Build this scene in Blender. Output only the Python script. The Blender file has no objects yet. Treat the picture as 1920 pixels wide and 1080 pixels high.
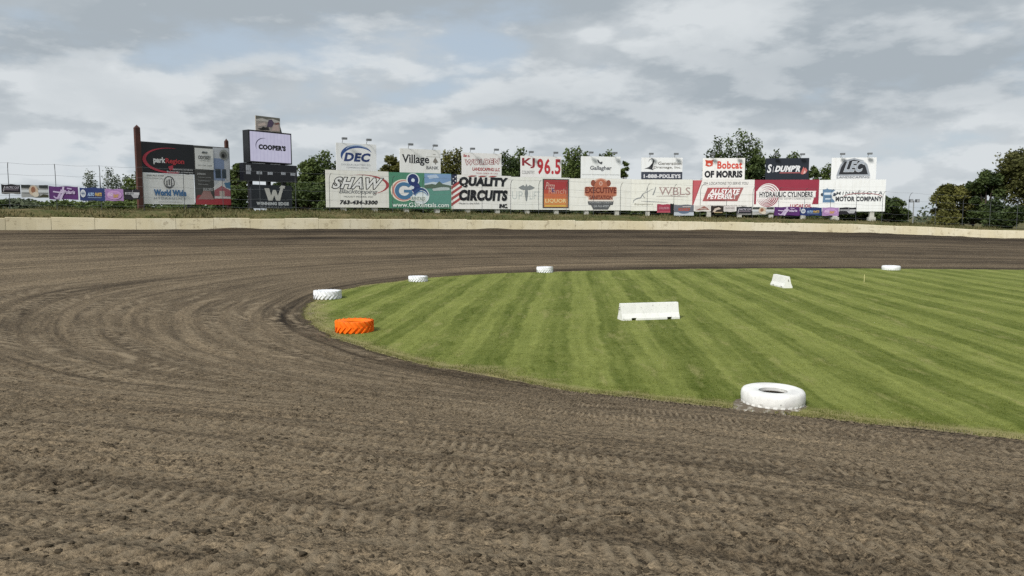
import bpy, math, random
import numpy as np
from mathutils import Vector

# ------------------------------------------------------------------ camera, world, sun, exposure
S = bpy.context.scene
COL = S.collection
FPX, PITCH, CAMZ = 1387.0, math.atan(136 / 1387.0), 4.7
cd = bpy.data.cameras.new('camera')
cam = bpy.data.objects.new('camera', cd)
COL.objects.link(cam)
cd.sensor_width = 36.0
cd.lens = FPX / 1920.0 * 36.0
cd.clip_start, cd.clip_end = 0.1, 12000
cam.location = (0, 0, CAMZ)
cam.rotation_euler = (math.radians(90) - PITCH, 0, 0)
S.camera = cam
S.view_settings.view_transform = 'Standard'
S.view_settings.look = 'None'
S.view_settings.exposure = 0.35
S.view_settings.gamma = 1.0
S.cycles.use_denoising = False
S.cycles.max_bounces = 6

SUN_EL, SUN_AZ = 41.0, 214.0      # azimuth the light comes FROM, clockwise from +Y (behind the camera, a little to the left)
sl = bpy.data.lights.new('sun', 'SUN')
sl.energy = 2.9
sl.angle = math.radians(14)
sl.color = (1.0, 0.97, 0.92)
so = bpy.data.objects.new('sun', sl)
COL.objects.link(so)
so.rotation_euler = (math.radians(90 - SUN_EL), 0, math.radians(180 - SUN_AZ))

W = bpy.data.worlds.new('World')
S.world = W
W.use_nodes = True


class NT:
    """small helper for node trees"""
    def __init__(s, tree):
        s.t = tree
        tree.nodes.clear()

    def n(s, typ, **kw):
        nd = s.t.nodes.new(typ)
        for k, v in kw.items():
            if k.startswith('i_'):
                nd.inputs[k[2:].replace('_', ' ')].default_value = v
            else:
                setattr(nd, k, v)
        return nd

    def l(s, a, b):
        s.t.links.new(a, b)

    def val(s, x, sock):
        if isinstance(x, (int, float)):
            sock.default_value = x
        elif isinstance(x, (tuple, list)):
            sock.default_value = x
        else:
            s.l(x, sock)

    def m(s, op, a, b=0.0, c=0.0, clamp=False):
        nd = s.t.nodes.new('ShaderNodeMath')
        nd.operation = op
        nd.use_clamp = clamp
        for x, k in ((a, 0), (b, 1), (c, 2)):
            s.val(x, nd.inputs[k])
        return nd.outputs[0]

    def vm(s, op, a, b=(0, 0, 0)):
        nd = s.t.nodes.new('ShaderNodeVectorMath')
        nd.operation = op
        s.val(a, nd.inputs[0])
        s.val(b, nd.inputs[1])
        return nd.outputs[0]

    def mix(s, f, a, b):
        nd = s.t.nodes.new('ShaderNodeMix')
        nd.data_type = 'RGBA'
        s.val(f, nd.inputs[0])
        for x, k in ((a, 6), (b, 7)):
            if isinstance(x, tuple) and len(x) == 3:
                x = x + (1,)
            s.val(x, nd.inputs[k])
        return nd.outputs[2]

    def noise(s, vec, scale, detail=4, rough=0.55, dist=0.0, dims='3D'):
        nd = s.t.nodes.new('ShaderNodeTexNoise')
        nd.noise_dimensions = dims
        nd.inputs['Scale'].default_value = scale
        nd.inputs['Detail'].default_value = detail
        nd.inputs['Roughness'].default_value = rough
        nd.inputs['Distortion'].default_value = dist
        if vec is not None:
            s.l(vec, nd.inputs['Vector'])
        return nd.outputs['Fac']

    def rng(s, x, a, b, c=0.0, d=1.0, smooth=True):
        nd = s.t.nodes.new('ShaderNodeMapRange')
        nd.interpolation_type = 'SMOOTHSTEP' if smooth else 'LINEAR'
        s.val(x, nd.inputs[0])
        for v, k in ((a, 1), (b, 2), (c, 3), (d, 4)):
            nd.inputs[k].default_value = v
        return nd.outputs[0]

    def comb(s, x, y, z=0.0):
        nd = s.t.nodes.new('ShaderNodeCombineXYZ')
        for v, k in ((x, 0), (y, 1), (z, 2)):
            s.val(v, nd.inputs[k])
        return nd.outputs[0]

    def sep(s, v):
        nd = s.t.nodes.new('ShaderNodeSeparateXYZ')
        s.l(v, nd.inputs[0])
        return nd.outputs


def build_world():
    k = NT(W.node_tree)
    out = k.n('ShaderNodeOutputWorld')
    bg = k.n('ShaderNodeBackground')
    bg.inputs['Strength'].default_value = 0.078
    sky = k.n('ShaderNodeTexSky')
    sky.sky_type = 'NISHITA'
    sky.sun_disc = False
    sky.sun_elevation = math.radians(SUN_EL)
    sky.sun_rotation = math.radians(SUN_AZ)
    sky.air_density, sky.dust_density, sky.ozone_density = 1.0, 1.2, 1.0
    tc = k.n('ShaderNodeTexCoord')
    x, y, z = k.sep(tc.outputs['Generated'])
    zc = k.m('MAXIMUM', z, 0.0)
    CLX, CLY = 7.3, 2.1

    def cloud(vec):
        big = k.noise(vec, 2.4, 2, 0.5, 0.1)
        fine = k.noise(vec, 6.2, 8, 0.54, 0.0)
        return k.m('ADD', k.m('MULTIPLY', big, 0.52), k.m('MULTIPLY', fine, 0.48))

    def layer(c):
        dd = k.m('ADD', zc, c)
        q = k.comb(k.m('DIVIDE', x, dd), k.m('DIVIDE', y, dd), k.m('MULTIPLY', zc, 3.0))
        return cloud(k.vm('ADD', q, (CLX, CLY, 0.0)))
    d0 = layer(0.58)
    # the same field a little higher up in the sky: the difference tells bright upper rims from grey bases
    d1 = layer(0.615)
    # where the larger cloud masses, bright heads and thin places lie in this sky (by compass direction and height)
    az = k.m('DIVIDE', x, k.m('MAXIMUM', y, 0.15))
    el = k.m('DIVIDE', z, k.m('MAXIMUM', y, 0.15))
    wv = k.comb(az, k.m('MULTIPLY', el, 1.6), 3.3)
    az = k.m('ADD', az, k.m('MULTIPLY', k.m('SUBTRACT', k.noise(wv, 4.5, 5, 0.55), 0.5), 0.34))
    el = k.m('ADD', el, k.m('MULTIPLY', k.m('SUBTRACT', k.noise(k.vm('ADD', wv, (9.1, 4.4, 0.0)), 5.5, 6, 0.58), 0.5), 0.15))

    def mass(items):
        tot = None
        for a0, e0, wa, we, amp in items:
            da = k.m('DIVIDE', k.m('SUBTRACT', az, a0), wa)
            de = k.m('DIVIDE', k.m('SUBTRACT', el, e0), we)
            g = k.m('MULTIPLY', k.m('EXPONENT', k.m('MULTIPLY', k.m('ADD', k.m('MULTIPLY', da, da), k.m('MULTIPLY', de, de)), -1.0)), amp)
            tot = g if tot is None else k.m('ADD', tot, g)
        return tot
    shade = mass([(-0.56, 0.240, 0.24, 0.040, -0.60), (-0.20, 0.285, 0.20, 0.028, -0.45), (0.03, 0.275, 0.15, 0.030, -0.40), (0.55, 0.190, 0.26, 0.050, -0.55), (0.24, 0.140, 0.20, 0.026, -0.28), (-0.35, 0.130, 0.2, 0.025, -0.2),
                  (0.24, 0.245, 0.10, 0.036, 0.45), (-0.42, 0.182, 0.032, 0.013, 0.75), (-0.62, 0.105, 0.10, 0.022, 0.30), (-0.22, 0.112, 0.05, 0.020, 0.42), (-0.17, 0.200, 0.11, 0.035, 0.30), (0.58, 0.055, 0.16, 0.04, 0.20), (-0.66, 0.175, 0.06, 0.02, 0.35), (0.12, 0.235, 0.05, 0.02, 0.25), (0.50, 0.105, 0.10, 0.020, 0.22)])
    thin = mass([(-0.36, 0.250, 0.07, 0.045, 0.06), (-0.45, 0.200, 0.16, 0.012, 0.045), (-0.07, 0.225, 0.09, 0.018, 0.05), (0.14, 0.285, 0.10, 0.012, 0.05), (0.42, 0.085, 0.12, 0.02, 0.06), (0.38, 0.13, 0.05, 0.03, 0.05)])
    cover = k.rng(k.m('SUBTRACT', d0, thin), 0.31, 0.47)
    rim = k.rng(k.m('SUBTRACT', d0, d1), -0.048, 0.060)
    thick = k.rng(d0, 0.44, 0.62)
    lum = k.m('ADD', k.m('MULTIPLY', rim, 0.72), k.m('MULTIPLY', k.m('SUBTRACT', 1.0, thick), 0.28))
    low = k.rng(zc, 0.0, 0.30, 0.24, -0.10)
    lum = k.m('ADD', k.m('ADD', k.m('MULTIPLY', lum, 0.92), 0.03), shade)
    lum = k.m('ADD', lum, low, clamp=True)
    cl = k.mix(lum, (4.0, 4.52, 4.95), (6.85, 7.25, 7.5))
    blue = k.mix(k.rng(zc, 0.0, 0.35), (5.2, 6.0, 6.7), (4.7, 5.65, 6.7))
    # real sky tint below the clouds, veiled by high thin cloud
    base = k.mix(0.85, sky.outputs[0], blue)
    col = k.mix(cover, base, cl)
    k.l(col, bg.inputs['Color'])
    k.l(bg.outputs[0], out.inputs['Surface'])


build_world()

# ------------------------------------------------------------------ picture -> place helpers
SP, CP = math.sin(PITCH), math.cos(PITCH)


def ray(px, py):
    a, b = px - 960.0, 540.0 - py
    return a, FPX * CP + b * SP, -FPX * SP + b * CP


def at(px, py, Y):
    r = ray(px, py)
    t = Y / r[1]
    return Vector((r[0] * t, Y, CAMZ + r[2] * t))


def ground(px, py, z=0.0):
    r = ray(px, py)
    t = (z - CAMZ) / r[2]
    return Vector((r[0] * t, r[1] * t, z))


def zat(py, Y):
    return at(960, py, Y).z


def lin(c):
    c = c / 255.0
    return c / 12.92 if c <= 0.04045 else ((c + 0.055) / 1.055) ** 2.4


def rgb(h):
    return tuple(lin(int(h[i:i + 2], 16)) for i in (0, 2, 4))


# ------------------------------------------------------------------ object helpers
def tag(o, label=None, cat=None, group=None, kind=None):
    if label:
        o['label'] = label
    if cat:
        o['category'] = cat
    if group:
        o['group'] = group
    if kind:
        o['kind'] = kind
    return o


def empty(name, loc, rz=0.0):
    o = bpy.data.objects.new(name, None)
    o.empty_display_size = 0.3
    COL.objects.link(o)
    o.location = loc
    o.rotation_euler = (0, 0, rz)
    return o


def link(name, me, parent=None, loc=None):
    o = bpy.data.objects.new(name, me)
    COL.objects.link(o)
    if parent is not None:
        o.parent = parent
    if loc is not None:
        o.location = loc
    return o


class MB:
    """collects shapes into one mesh"""
    def __init__(s):
        s.v, s.f, s.mi, s.mats = [], [], [], []

    def mat(s, m):
        if m not in s.mats:
            s.mats.append(m)
        return s.mats.index(m)

    def add(s, vs, fs, m):
        b = len(s.v)
        i = s.mat(m)
        s.v += [tuple(x) for x in vs]
        for f in fs:
            s.f.append(tuple(q + b for q in f))
            s.mi.append(i)

    def box(s, x0, x1, y0, y1, z0, z1, m):
        vs = [(x, y, z) for z in (z0, z1) for y in (y0, y1) for x in (x0, x1)]
        s.add(vs, [(0, 2, 3, 1), (4, 5, 7, 6), (0, 1, 5, 4), (2, 6, 7, 3), (0, 4, 6, 2), (1, 3, 7, 5)], m)

    def tube(s, pts, rad, m, n=6, cap=True):
        pts = [Vector(p) for p in pts]
        rs = rad if isinstance(rad, (list, tuple)) else [rad] * len(pts)
        vs, fs = [], []
        for i, p in enumerate(pts):
            t = (pts[min(i + 1, len(pts) - 1)] - pts[max(i - 1, 0)]).normalized()
            a = t.cross(Vector((0, 0, 1))) if abs(t.z) < 0.9 else t.cross(Vector((1, 0, 0)))
            a.normalize()
            b = t.cross(a)
            for k in range(n):
                w = 2 * math.pi * k / n
                vs.append(p + (a * math.cos(w) + b * math.sin(w)) * rs[i])
        for i in range(len(pts) - 1):
            for k in range(n):
                q = (k + 1) % n
                fs.append((i * n + k, i * n + q, (i + 1) * n + q, (i + 1) * n + k))
        if cap:
            fs.append(tuple(range(n))[::-1])
            fs.append(tuple((len(pts) - 1) * n + k for k in range(n)))
        s.add(vs, fs, m)

    def mesh(s, name, smooth=False):
        me = bpy.data.meshes.new(name)
        me.from_pydata(s.v, [], s.f)
        for m in s.mats:
            me.materials.append(m)
        me.polygons.foreach_set('material_index', s.mi)
        if smooth:
            me.polygons.foreach_set('use_smooth', [True] * len(s.f))
        me.update()
        return me

    def build(s, name, parent=None, loc=None, smooth=False):
        return link(name, s.mesh(name, smooth), parent, loc)


def np_mesh(name, V, F, mats, smooth=True, attrs=None, uv=None):
    """V (n,3) array, F (m,4) or (m,3) int array"""
    me = bpy.data.meshes.new(name)
    n, k = F.shape
    me.vertices.add(len(V))
    me.vertices.foreach_set('co', np.ascontiguousarray(V, dtype=np.float32).ravel())
    me.loops.add(n * k)
    me.loops.foreach_set('vertex_index', np.ascontiguousarray(F, dtype=np.int32).ravel())
    me.polygons.add(n)
    me.polygons.foreach_set('loop_start', np.arange(0, n * k, k, dtype=np.int32))
    me.polygons.foreach_set('loop_total', np.full(n, k, dtype=np.int32))
    me.polygons.foreach_set('use_smooth', np.full(n, smooth, dtype=bool))
    for m in mats:
        me.materials.append(m)
    me.update(calc_edges=True)
    for an, av in (attrs or {}).items():
        a = me.attributes.new(an, 'FLOAT', 'POINT')
        a.data.foreach_set('value', np.ascontiguousarray(av, dtype=np.float32).ravel())
    if uv is not None:
        l = me.uv_layers.new(name='UVMap')
        l.data.foreach_set('uv', np.ascontiguousarray(uv[F.ravel()], dtype=np.float32).ravel())
    return me


# ------------------------------------------------------------------ noise (numpy)
def _hash(ix, iy, seed):
    h = (ix.astype(np.int64) * 374761393 + iy.astype(np.int64) * 668265263 + seed * 1442695041) & 0xffffffff
    h = ((h ^ (h >> 13)) * 1274126177) & 0xffffffff
    return (h ^ (h >> 16)) & 0xffff


def perlin(x, y, seed=0):
    x0, y0 = np.floor(x), np.floor(y)
    fx, fy = x - x0, y - y0
    u, v = fx * fx * fx * (fx * (fx * 6 - 15) + 10), fy * fy * fy * (fy * (fy * 6 - 15) + 10)

    def g(i, j):
        a = _hash(x0 + i, y0 + j, seed) * (2 * math.pi / 65536.0)
        return np.cos(a) * (fx - i) + np.sin(a) * (fy - j)
    a, b, c, d = g(0, 0), g(1, 0), g(0, 1), g(1, 1)
    return ((a + (b - a) * u) + ((c + (d - c) * u) - (a + (b - a) * u)) * v) * 1.4


def fbm(x, y, o=4, seed=0, gain=0.5):
    r, a = 0, 1.0
    for i in range(o):
        r = r + a * perlin(x * 2 ** i, y * 2 ** i, seed + i * 17)
        a *= gain
    return r


def sstep(x, a, b):
    t = np.clip((x - a) / (b - a), 0, 1)
    return t * t * (3 - 2 * t)


# ------------------------------------------------------------------ materials
MATS = {}


def new_mat(name):
    m = bpy.data.materials.new(name)
    m.use_nodes = True
    k = NT(m.node_tree)
    o = k.n('ShaderNodeOutputMaterial')
    b = k.n('ShaderNodeBsdfPrincipled')
    k.l(b.outputs[0], o.inputs['Surface'])
    return m, k, b


def paint(h, rough=0.55, var=0.10, key=''):
    """painted / printed surface with faint uneven weathering"""
    kk = (h, rough, var, key)
    if kk in MATS:
        return MATS[kk]
    c = rgb(h)
    m, k, b = new_mat('paint_' + h)
    tc = k.n('ShaderNodeTexCoord')
    n = k.noise(tc.outputs['Object'], 0.9, 5, 0.6)
    d = tuple(x * (1 - var) for x in c)
    e = tuple(min(1, x * (1 + var * 0.6)) for x in c)
    k.l(k.mix(k.rng(n, 0.3, 0.7), d, e), b.inputs['Base Color'])
    b.inputs['Roughness'].default_value = rough
    MATS[kk] = m
    return m


def board_mat(h, seam=True):
    kk = ('board', h, seam)
    if kk in MATS:
        return MATS[kk]
    c = rgb(h)
    m, k, b = new_mat('board_' + h)
    tc = k.n('ShaderNodeTexCoord')
    v = tc.outputs['Object']
    x, y, z = k.sep(v)
    st = k.noise(k.comb(k.m('MULTIPLY', x, 1.6), y, k.m('MULTIPLY', z, 0.35)), 1.3, 5, 0.65)
    f = k.rng(st, 0.45, 0.75, 0.0, 0.30)
    col = k.mix(f, c, tuple(q * w for q, w in zip(c, (0.70, 0.66, 0.58))))
    if seam:
        # joints between the sheets the board is made of
        def line(q, per, w):
            a = k.m('ABSOLUTE', k.m('SUBTRACT', k.m('FRACT', k.m('DIVIDE', q, per)), 0.5))
            return k.m('LESS_THAN', a, w / per)
        s = k.m('MAXIMUM', line(k.m('ADD', x, 1.2), 2.44, 0.02), line(k.m('ADD', z, 0.42), 1.63, 0.02))
        col = k.mix(k.m('MULTIPLY', s, 0.28), col, (0.25, 0.24, 0.22))
    k.l(col, b.inputs['Base Color'])
    b.inputs['Roughness'].default_value = 0.5
    MATS[kk] = m
    return m


def metal(h, rough=0.5):
    kk = ('metal', h)
    if kk in MATS:
        return MATS[kk]
    m, k, b = new_mat('metal_' + h)
    tc = k.n('ShaderNodeTexCoord')
    n = k.noise(tc.outputs['Object'], 3.0, 4)
    c = rgb(h)
    k.l(k.mix(n, tuple(x * 0.7 for x in c), tuple(min(1, x * 1.2) for x in c)), b.inputs['Base Color'])
    b.inputs['Roughness'].default_value = rough
    b.inputs['Metallic'].default_value = 0.3
    MATS[kk] = m
    return m


def mat_dirt():
    m, k, b = new_mat('track_dirt')
    uvn = k.n('ShaderNodeUVMap')
    uvn.uv_map = 'UVMap'
    u, v, _ = k.sep(uvn.outputs[0])
    tc = k.n('ShaderNodeTexCoord')
    P = tc.outputs['Object']
    at_m = k.n('ShaderNodeAttribute', attribute_name='moist').outputs['Fac']
    at_d = k.n('ShaderNodeAttribute', attribute_name='dry').outputs['Fac']
    def uv_noise(su, sv, w=0.0, det=5, ro=0.6):
        return k.noise(k.comb(k.m('MULTIPLY', u, su), k.m('MULTIPLY', v, sv), w), 1.0, det, ro)

    def C(x, a, c):
        return k.rng(x, a, c, smooth=False)
    wide = C(uv_noise(0.016, 0.40, 7.0), 0.36, 0.64)
    streak = C(uv_noise(0.030, 1.7, 0.0, 6, 0.70), 0.39, 0.61)
    fine_st = C(uv_noise(0.07, 5.5, 2.0, 5, 0.65), 0.39, 0.61)
    grit = uv_noise(12.0, 14.0, 0.0, 6, 0.85)
    grit2 = k.noise(P, 34.0, 4, 0.80)
    chunk = uv_noise(5.0, 6.5, 11.0, 6, 0.75)
    patch = C(k.noise(P, 0.30, 4, 0.55), 0.35, 0.65)
    t = k.m('MULTIPLY', wide, 0.24)
    for x_, w_ in ((streak, 0.50), (fine_st, 0.36), (patch, 0.14)):
        t = k.m('ADD', t, k.m('MULTIPLY', x_, w_))
    t = k.m('SUBTRACT', t, k.m('MULTIPLY', at_m, 0.52))
    col = k.mix(k.rng(t, -0.22, 1.12, smooth=False), (0.026, 0.0185, 0.0120), (0.245, 0.187, 0.120))
    g = k.m('ADD', k.m('MULTIPLY', C(grit, 0.40, 0.60), 0.46), k.m('MULTIPLY', C(grit2, 0.38, 0.62), 0.36))
    g = k.m('ADD', g, k.m('MULTIPLY', C(chunk, 0.38, 0.62), 0.28))
    # grains and crumbs: from damp dark to dried pale, around the tone of the ground they lie in
    k1 = k.rng(g, 0.26, 0.84, 0.24, 1.80, smooth=False)
    col = k.vm('MULTIPLY', col, k.comb(k1, k1, k1))
    pale = k.rng(uv_noise(5.0, 8.0, 3.0, 7, 0.76), 0.53, 0.62, 0.0, 0.55)
    pale = k.m('MULTIPLY', pale, k.m('SUBTRACT', 0.85, k.m('MULTIPLY', at_m, 1.0), clamp=True))
    pale = k.m('MAXIMUM', pale, k.m('MULTIPLY', at_d, 0.80))
    col = k.mix(pale, col, (0.31, 0.245, 0.165))
    crumb = k.rng(k.noise(P, 10.0, 7, 0.80), 0.565, 0.625, 0.0, 0.85)
    col = k.mix(crumb, col, (0.026, 0.019, 0.0125))
    k.l(col, b.inputs['Base Color'])
    b.inputs['Roughness'].default_value = 0.95
    b.inputs['Specular IOR Level'].default_value = 0.15
    h = k.m('ADD', k.m('MULTIPLY', grit, 0.6), k.m('MULTIPLY', grit2, 0.5))
    bp = k.n('ShaderNodeBump')
    bp.inputs['Strength'].default_value = 0.9
    bp.inputs['Distance'].default_value = 0.06
    k.l(h, bp.inputs['Height'])
    k.l(bp.outputs[0], b.inputs['Normal'])
    return m


def mat_grass():
    m, k, b = new_mat('infield_grass')
    tc = k.n('ShaderNodeTexCoord')
    P = tc.outputs['Object']
    x, y, z = k.sep(P)
    warp = k.m('MULTIPLY', k.m('SUBTRACT', k.noise(P, 0.10, 2), 0.5), 1.0)
    warp2 = k.m('MULTIPLY', k.m('SUBTRACT', k.noise(P, 0.9, 3), 0.5), 0.45)
    s = k.m('SUBTRACT', x, k.m('MULTIPLY', y, 0.082))
    s = k.m('ADD', s, k.m('ADD', warp, warp2))
    sy = k.m('ADD', y, k.m('MULTIPLY', x, 0.082))
    w = k.m('SINE', k.m('MULTIPLY', s, 2 * math.pi / 2.15))
    w2 = k.m('SINE', k.m('ADD', k.m('MULTIPLY', s, 2 * math.pi / 0.93), 1.0))
    w = k.m('ADD', w, k.m('MULTIPLY', w2, 0.45))
    stripe = k.rng(w, -0.55, 0.55)

    def C(x_, a_, c_):
        return k.rng(x_, a_, c_, smooth=False)
    along = C(k.noise(k.comb(k.m('MULTIPLY', s, 3.2), k.m('MULTIPLY', sy, 0.12)), 1.0, 6, 0.65), 0.34, 0.66)
    tuft = C(k.noise(P, 4.5, 6, 0.75), 0.34, 0.66)
    fine = C(k.noise(P, 17.0, 5, 0.8), 0.34, 0.66)
    blotch = C(k.noise(P, 0.24, 5, 0.6), 0.34, 0.66)
    f = k.m('MULTIPLY', stripe, 0.26)
    for x_, w_ in ((along, 0.32), (tuft, 0.26), (fine, 0.28), (blotch, 0.18)):
        f = k.m('ADD', f, k.m('MULTIPLY', x_, w_))
    col = k.mix(k.rng(f, 0.18, 1.08, smooth=False), (0.056, 0.082, 0.0085), (0.252, 0.278, 0.076))
    straw = k.rng(k.noise(k.comb(k.m('MULTIPLY', s, 1.3), k.m('MULTIPLY', sy, 0.30), 5.0), 1.0, 7, 0.74), 0.53, 0.68, 0.0, 0.50)
    col = k.mix(straw, col, (0.31, 0.29, 0.12))
    e = k.n('ShaderNodeAttribute', attribute_name='edge').outputs['Fac']
    en = k.m('ADD', e, k.m('MULTIPLY', k.m('SUBTRACT', k.noise(P, 1.1, 5, 0.65), 0.5), 1.2))
    col = k.mix(k.rng(en, 0.45, 1.05, 0.0, 0.72), col, (0.30, 0.255, 0.13))
    col = k.mix(k.rng(en, 1.0, 1.45, 0.0, 0.8), col, (0.17, 0.14, 0.10))
    k.l(col, b.inputs['Base Color'])
    b.inputs['Roughness'].default_value = 0.9
    b.inputs['Specular IOR Level'].default_value = 0.1
    bp = k.n('ShaderNodeBump')
    bp.inputs['Strength'].default_value = 0.7
    bp.inputs['Distance'].default_value = 0.05
    k.l(k.noise(P, 18.0, 4, 0.7), bp.inputs['Height'])
    k.l(bp.outputs[0], b.inputs['Normal'])
    return m


def mat_rough_ground():
    m, k, b = new_mat('rough_grass')
    tc = k.n('ShaderNodeTexCoord')
    P = tc.outputs['Object']
    a = k.noise(P, 0.35, 6, 0.65)
    c = k.noise(P, 3.0, 5, 0.7)
    f = k.m('ADD', k.m('MULTIPLY', a, 0.6), k.m('MULTIPLY', c, 0.4))
    col = k.mix(k.rng(f, 0.36, 0.62), (0.055, 0.072, 0.022), (0.155, 0.125, 0.062))
    k.l(col, b.inputs['Base Color'])
    b.inputs['Roughness'].default_value = 0.95
    b.inputs['Specular IOR Level'].default_value = 0.1
    return m


def mat_concrete(h, dark='5d5748', stain=0.35, name='concrete'):
    kk = ('conc', h, dark, stain)
    if kk in MATS:
        return MATS[kk]
    m, k, b = new_mat(name)
    tc = k.n('ShaderNodeTexCoord')
    P = tc.outputs['Object']
    x, y, z = k.sep(P)
    drip = k.noise(k.comb(k.m('MULTIPLY', x, 2.5), k.m('MULTIPLY', y, 2.5), k.m('MULTIPLY', z, 0.5)), 1.0, 6, 0.65)
    spot = k.noise(P, 9.0, 5, 0.7)
    col = k.mix(k.rng(drip, 0.40, 0.80, 0.0, stain), rgb(h), tuple(q * 0.6 for q in rgb(h)))
    col = k.mix(k.rng(spot, 0.60, 0.68, 0.0, 0.65), col, rgb(dark))
    k.l(col, b.inputs['Base Color'])
    b.inputs['Roughness'].default_value = 0.85
    bp = k.n('ShaderNodeBump')
    bp.inputs['Strength'].default_value = 0.3
    bp.inputs['Distance'].default_value = 0.02
    k.l(spot, bp.inputs['Height'])
    k.l(bp.outputs[0], b.inputs['Normal'])
    MATS[kk] = m
    return m


def mat_leaf(name, dark, light):
    m, k, b = new_mat('leaf_' + name)
    t = k.n('ShaderNodeAttribute', attribute_name='tint').outputs['Fac']
    k.l(k.mix(t, dark, light), b.inputs['Base Color'])
    b.inputs['Roughness'].default_value = 0.6
    b.inputs['Specular IOR Level'].default_value = 0.25
    tr = k.n('ShaderNodeBsdfTranslucent')
    k.l(k.mix(t, dark, light), tr.inputs['Color'])
    mx = k.n('ShaderNodeMixShader')
    mx.inputs[0].default_value = 0.25
    k.l(b.outputs[0], mx.inputs[1])
    k.l(tr.outputs[0], mx.inputs[2])
    o = [n for n in m.node_tree.nodes if n.type == 'OUTPUT_MATERIAL'][0]
    k.l(mx.outputs[0], o.inputs['Surface'])
    return m


def mat_bark():
    m, k, b = new_mat('bark')
    tc = k.n('ShaderNodeTexCoord')
    n = k.noise(tc.outputs['Object'], 4.0, 5)
    k.l(k.mix(n, (0.03, 0.024, 0.018), (0.10, 0.08, 0.06)), b.inputs['Base Color'])
    b.inputs['Roughness'].default_value = 0.9
    return m


def mat_screen():
    m, k, b = new_mat('led_screen')
    tc = k.n('ShaderNodeTexCoord')
    x, y, z = k.sep(tc.outputs['Object'])
    a = k.m('ABSOLUTE', k.m('SUBTRACT', k.m('FRACT', k.m('DIVIDE', x, 0.50)), 0.5))
    s = k.rng(a, 0.38, 0.5, 0.0, 0.4)
    n = k.noise(tc.outputs['Object'], 1.5, 3)
    c = k.mix(n, (0.38, 0.37, 0.49), (0.49, 0.48, 0.61))
    c = k.mix(s, c, (0.27, 0.25, 0.40))
    b.inputs['Base Color'].default_value = (0.02, 0.02, 0.02, 1)
    k.l(c, b.inputs['Emission Color'])
    b.inputs['Emission Strength'].default_value = 0.78
    return m


M_DIRT, M_GRASS, M_ROUGH, M_BARK = mat_dirt(), mat_grass(), mat_rough_ground(), mat_bark()

# ------------------------------------------------------------------ the oval: inner edge, outer wall, banked track
G = lambda x, y: tuple(ground(x, y)[:2])
CTRL = [  # inner edge, outer wall line, height of the wall's foot
    ((100, 60), (104, 103), 0.9),
    ((60, 62), (70.8, 104.5), 1.45),
    (G(1600, 504), (48, 104), 2.30),
    (G(1300, 505), (16.6, 99), 2.80),
    (G(1000, 511), (-7.9, 91), 3.04),
    (G(800, 522), (-22, 83.4), 3.2),
    (G(640, 545), (-36.2, 76), 3.28),
    (G(575, 580), (-50, 67.2), 3.36),
    (G(600, 615), (-60, 48), 3.45),
    (G(700, 656), (-52, 22), 3.55),
    (G(850, 692), (-34, 4), 3.62),
    (G(1100, 733), (-12, -1.5), 3.66),
    (G(1450, 772), (-2.6, -3.4), 3.66),
    (G(1920, 822), (2.2, -5.6), 3.66),
    ((25, 9.5), (16, -12), 3.5),
    ((50, -1.5), (41, -23), 3.0),
    ((85, -17), (76, -40), 2.0),
    ((125, -25), (122, -52), 1.5),
    ((150, -10), (175, -30), 1.2),
    ((158, 20), (195, 22), 1.0),
    ((140, 50), (165, 88), 0.9),
]
CA = np.array([list(a) + list(b) + [z] for a, b, z in CTRL])
NC = len(CA)


def spline(t):
    """closed Catmull-Rom through the control rows; t in control units"""
    t = np.asarray(t) % NC
    i = np.floor(t).astype(int)
    f = (t - i)[:, None]
    p0, p1, p2, p3 = CA[(i - 1) % NC], CA[i % NC], CA[(i + 1) % NC], CA[(i + 2) % NC]
    return 0.5 * (2 * p1 + (p2 - p0) * f + (2 * p0 - 5 * p1 + 4 * p2 - p3) * f ** 2 + (3 * p1 - p0 - 3 * p2 + p3) * f ** 3)


TD = np.linspace(0, NC, 8001)
RD = spline(TD)
OUT = RD[:, 2:4]
OUTN = np.gradient(OUT, axis=0)
OUTN = np.stack([OUTN[:, 1], -OUTN[:, 0]], 1)
OUTN /= np.linalg.norm(OUTN, axis=1)[:, None]       # checked below to point away from the infield
CEN = RD[:, 0:2].mean(axis=0)
if np.mean(np.sum(OUTN * (OUT - CEN), axis=1)) < 0:
    OUTN = -OUTN
LOUT = np.concatenate([[0], np.cumsum(np.linalg.norm(np.diff(OUT, axis=0), axis=1))])


def crest(x):
    """how far the berm rises over the wall top, by place along the back straight"""
    return np.interp(x, [-40, -20, 10, 40, 60, 75], [0.85, 0.8, 0.75, 0.55, 0.40, 0.15])


WALL_H = 1.15


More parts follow.
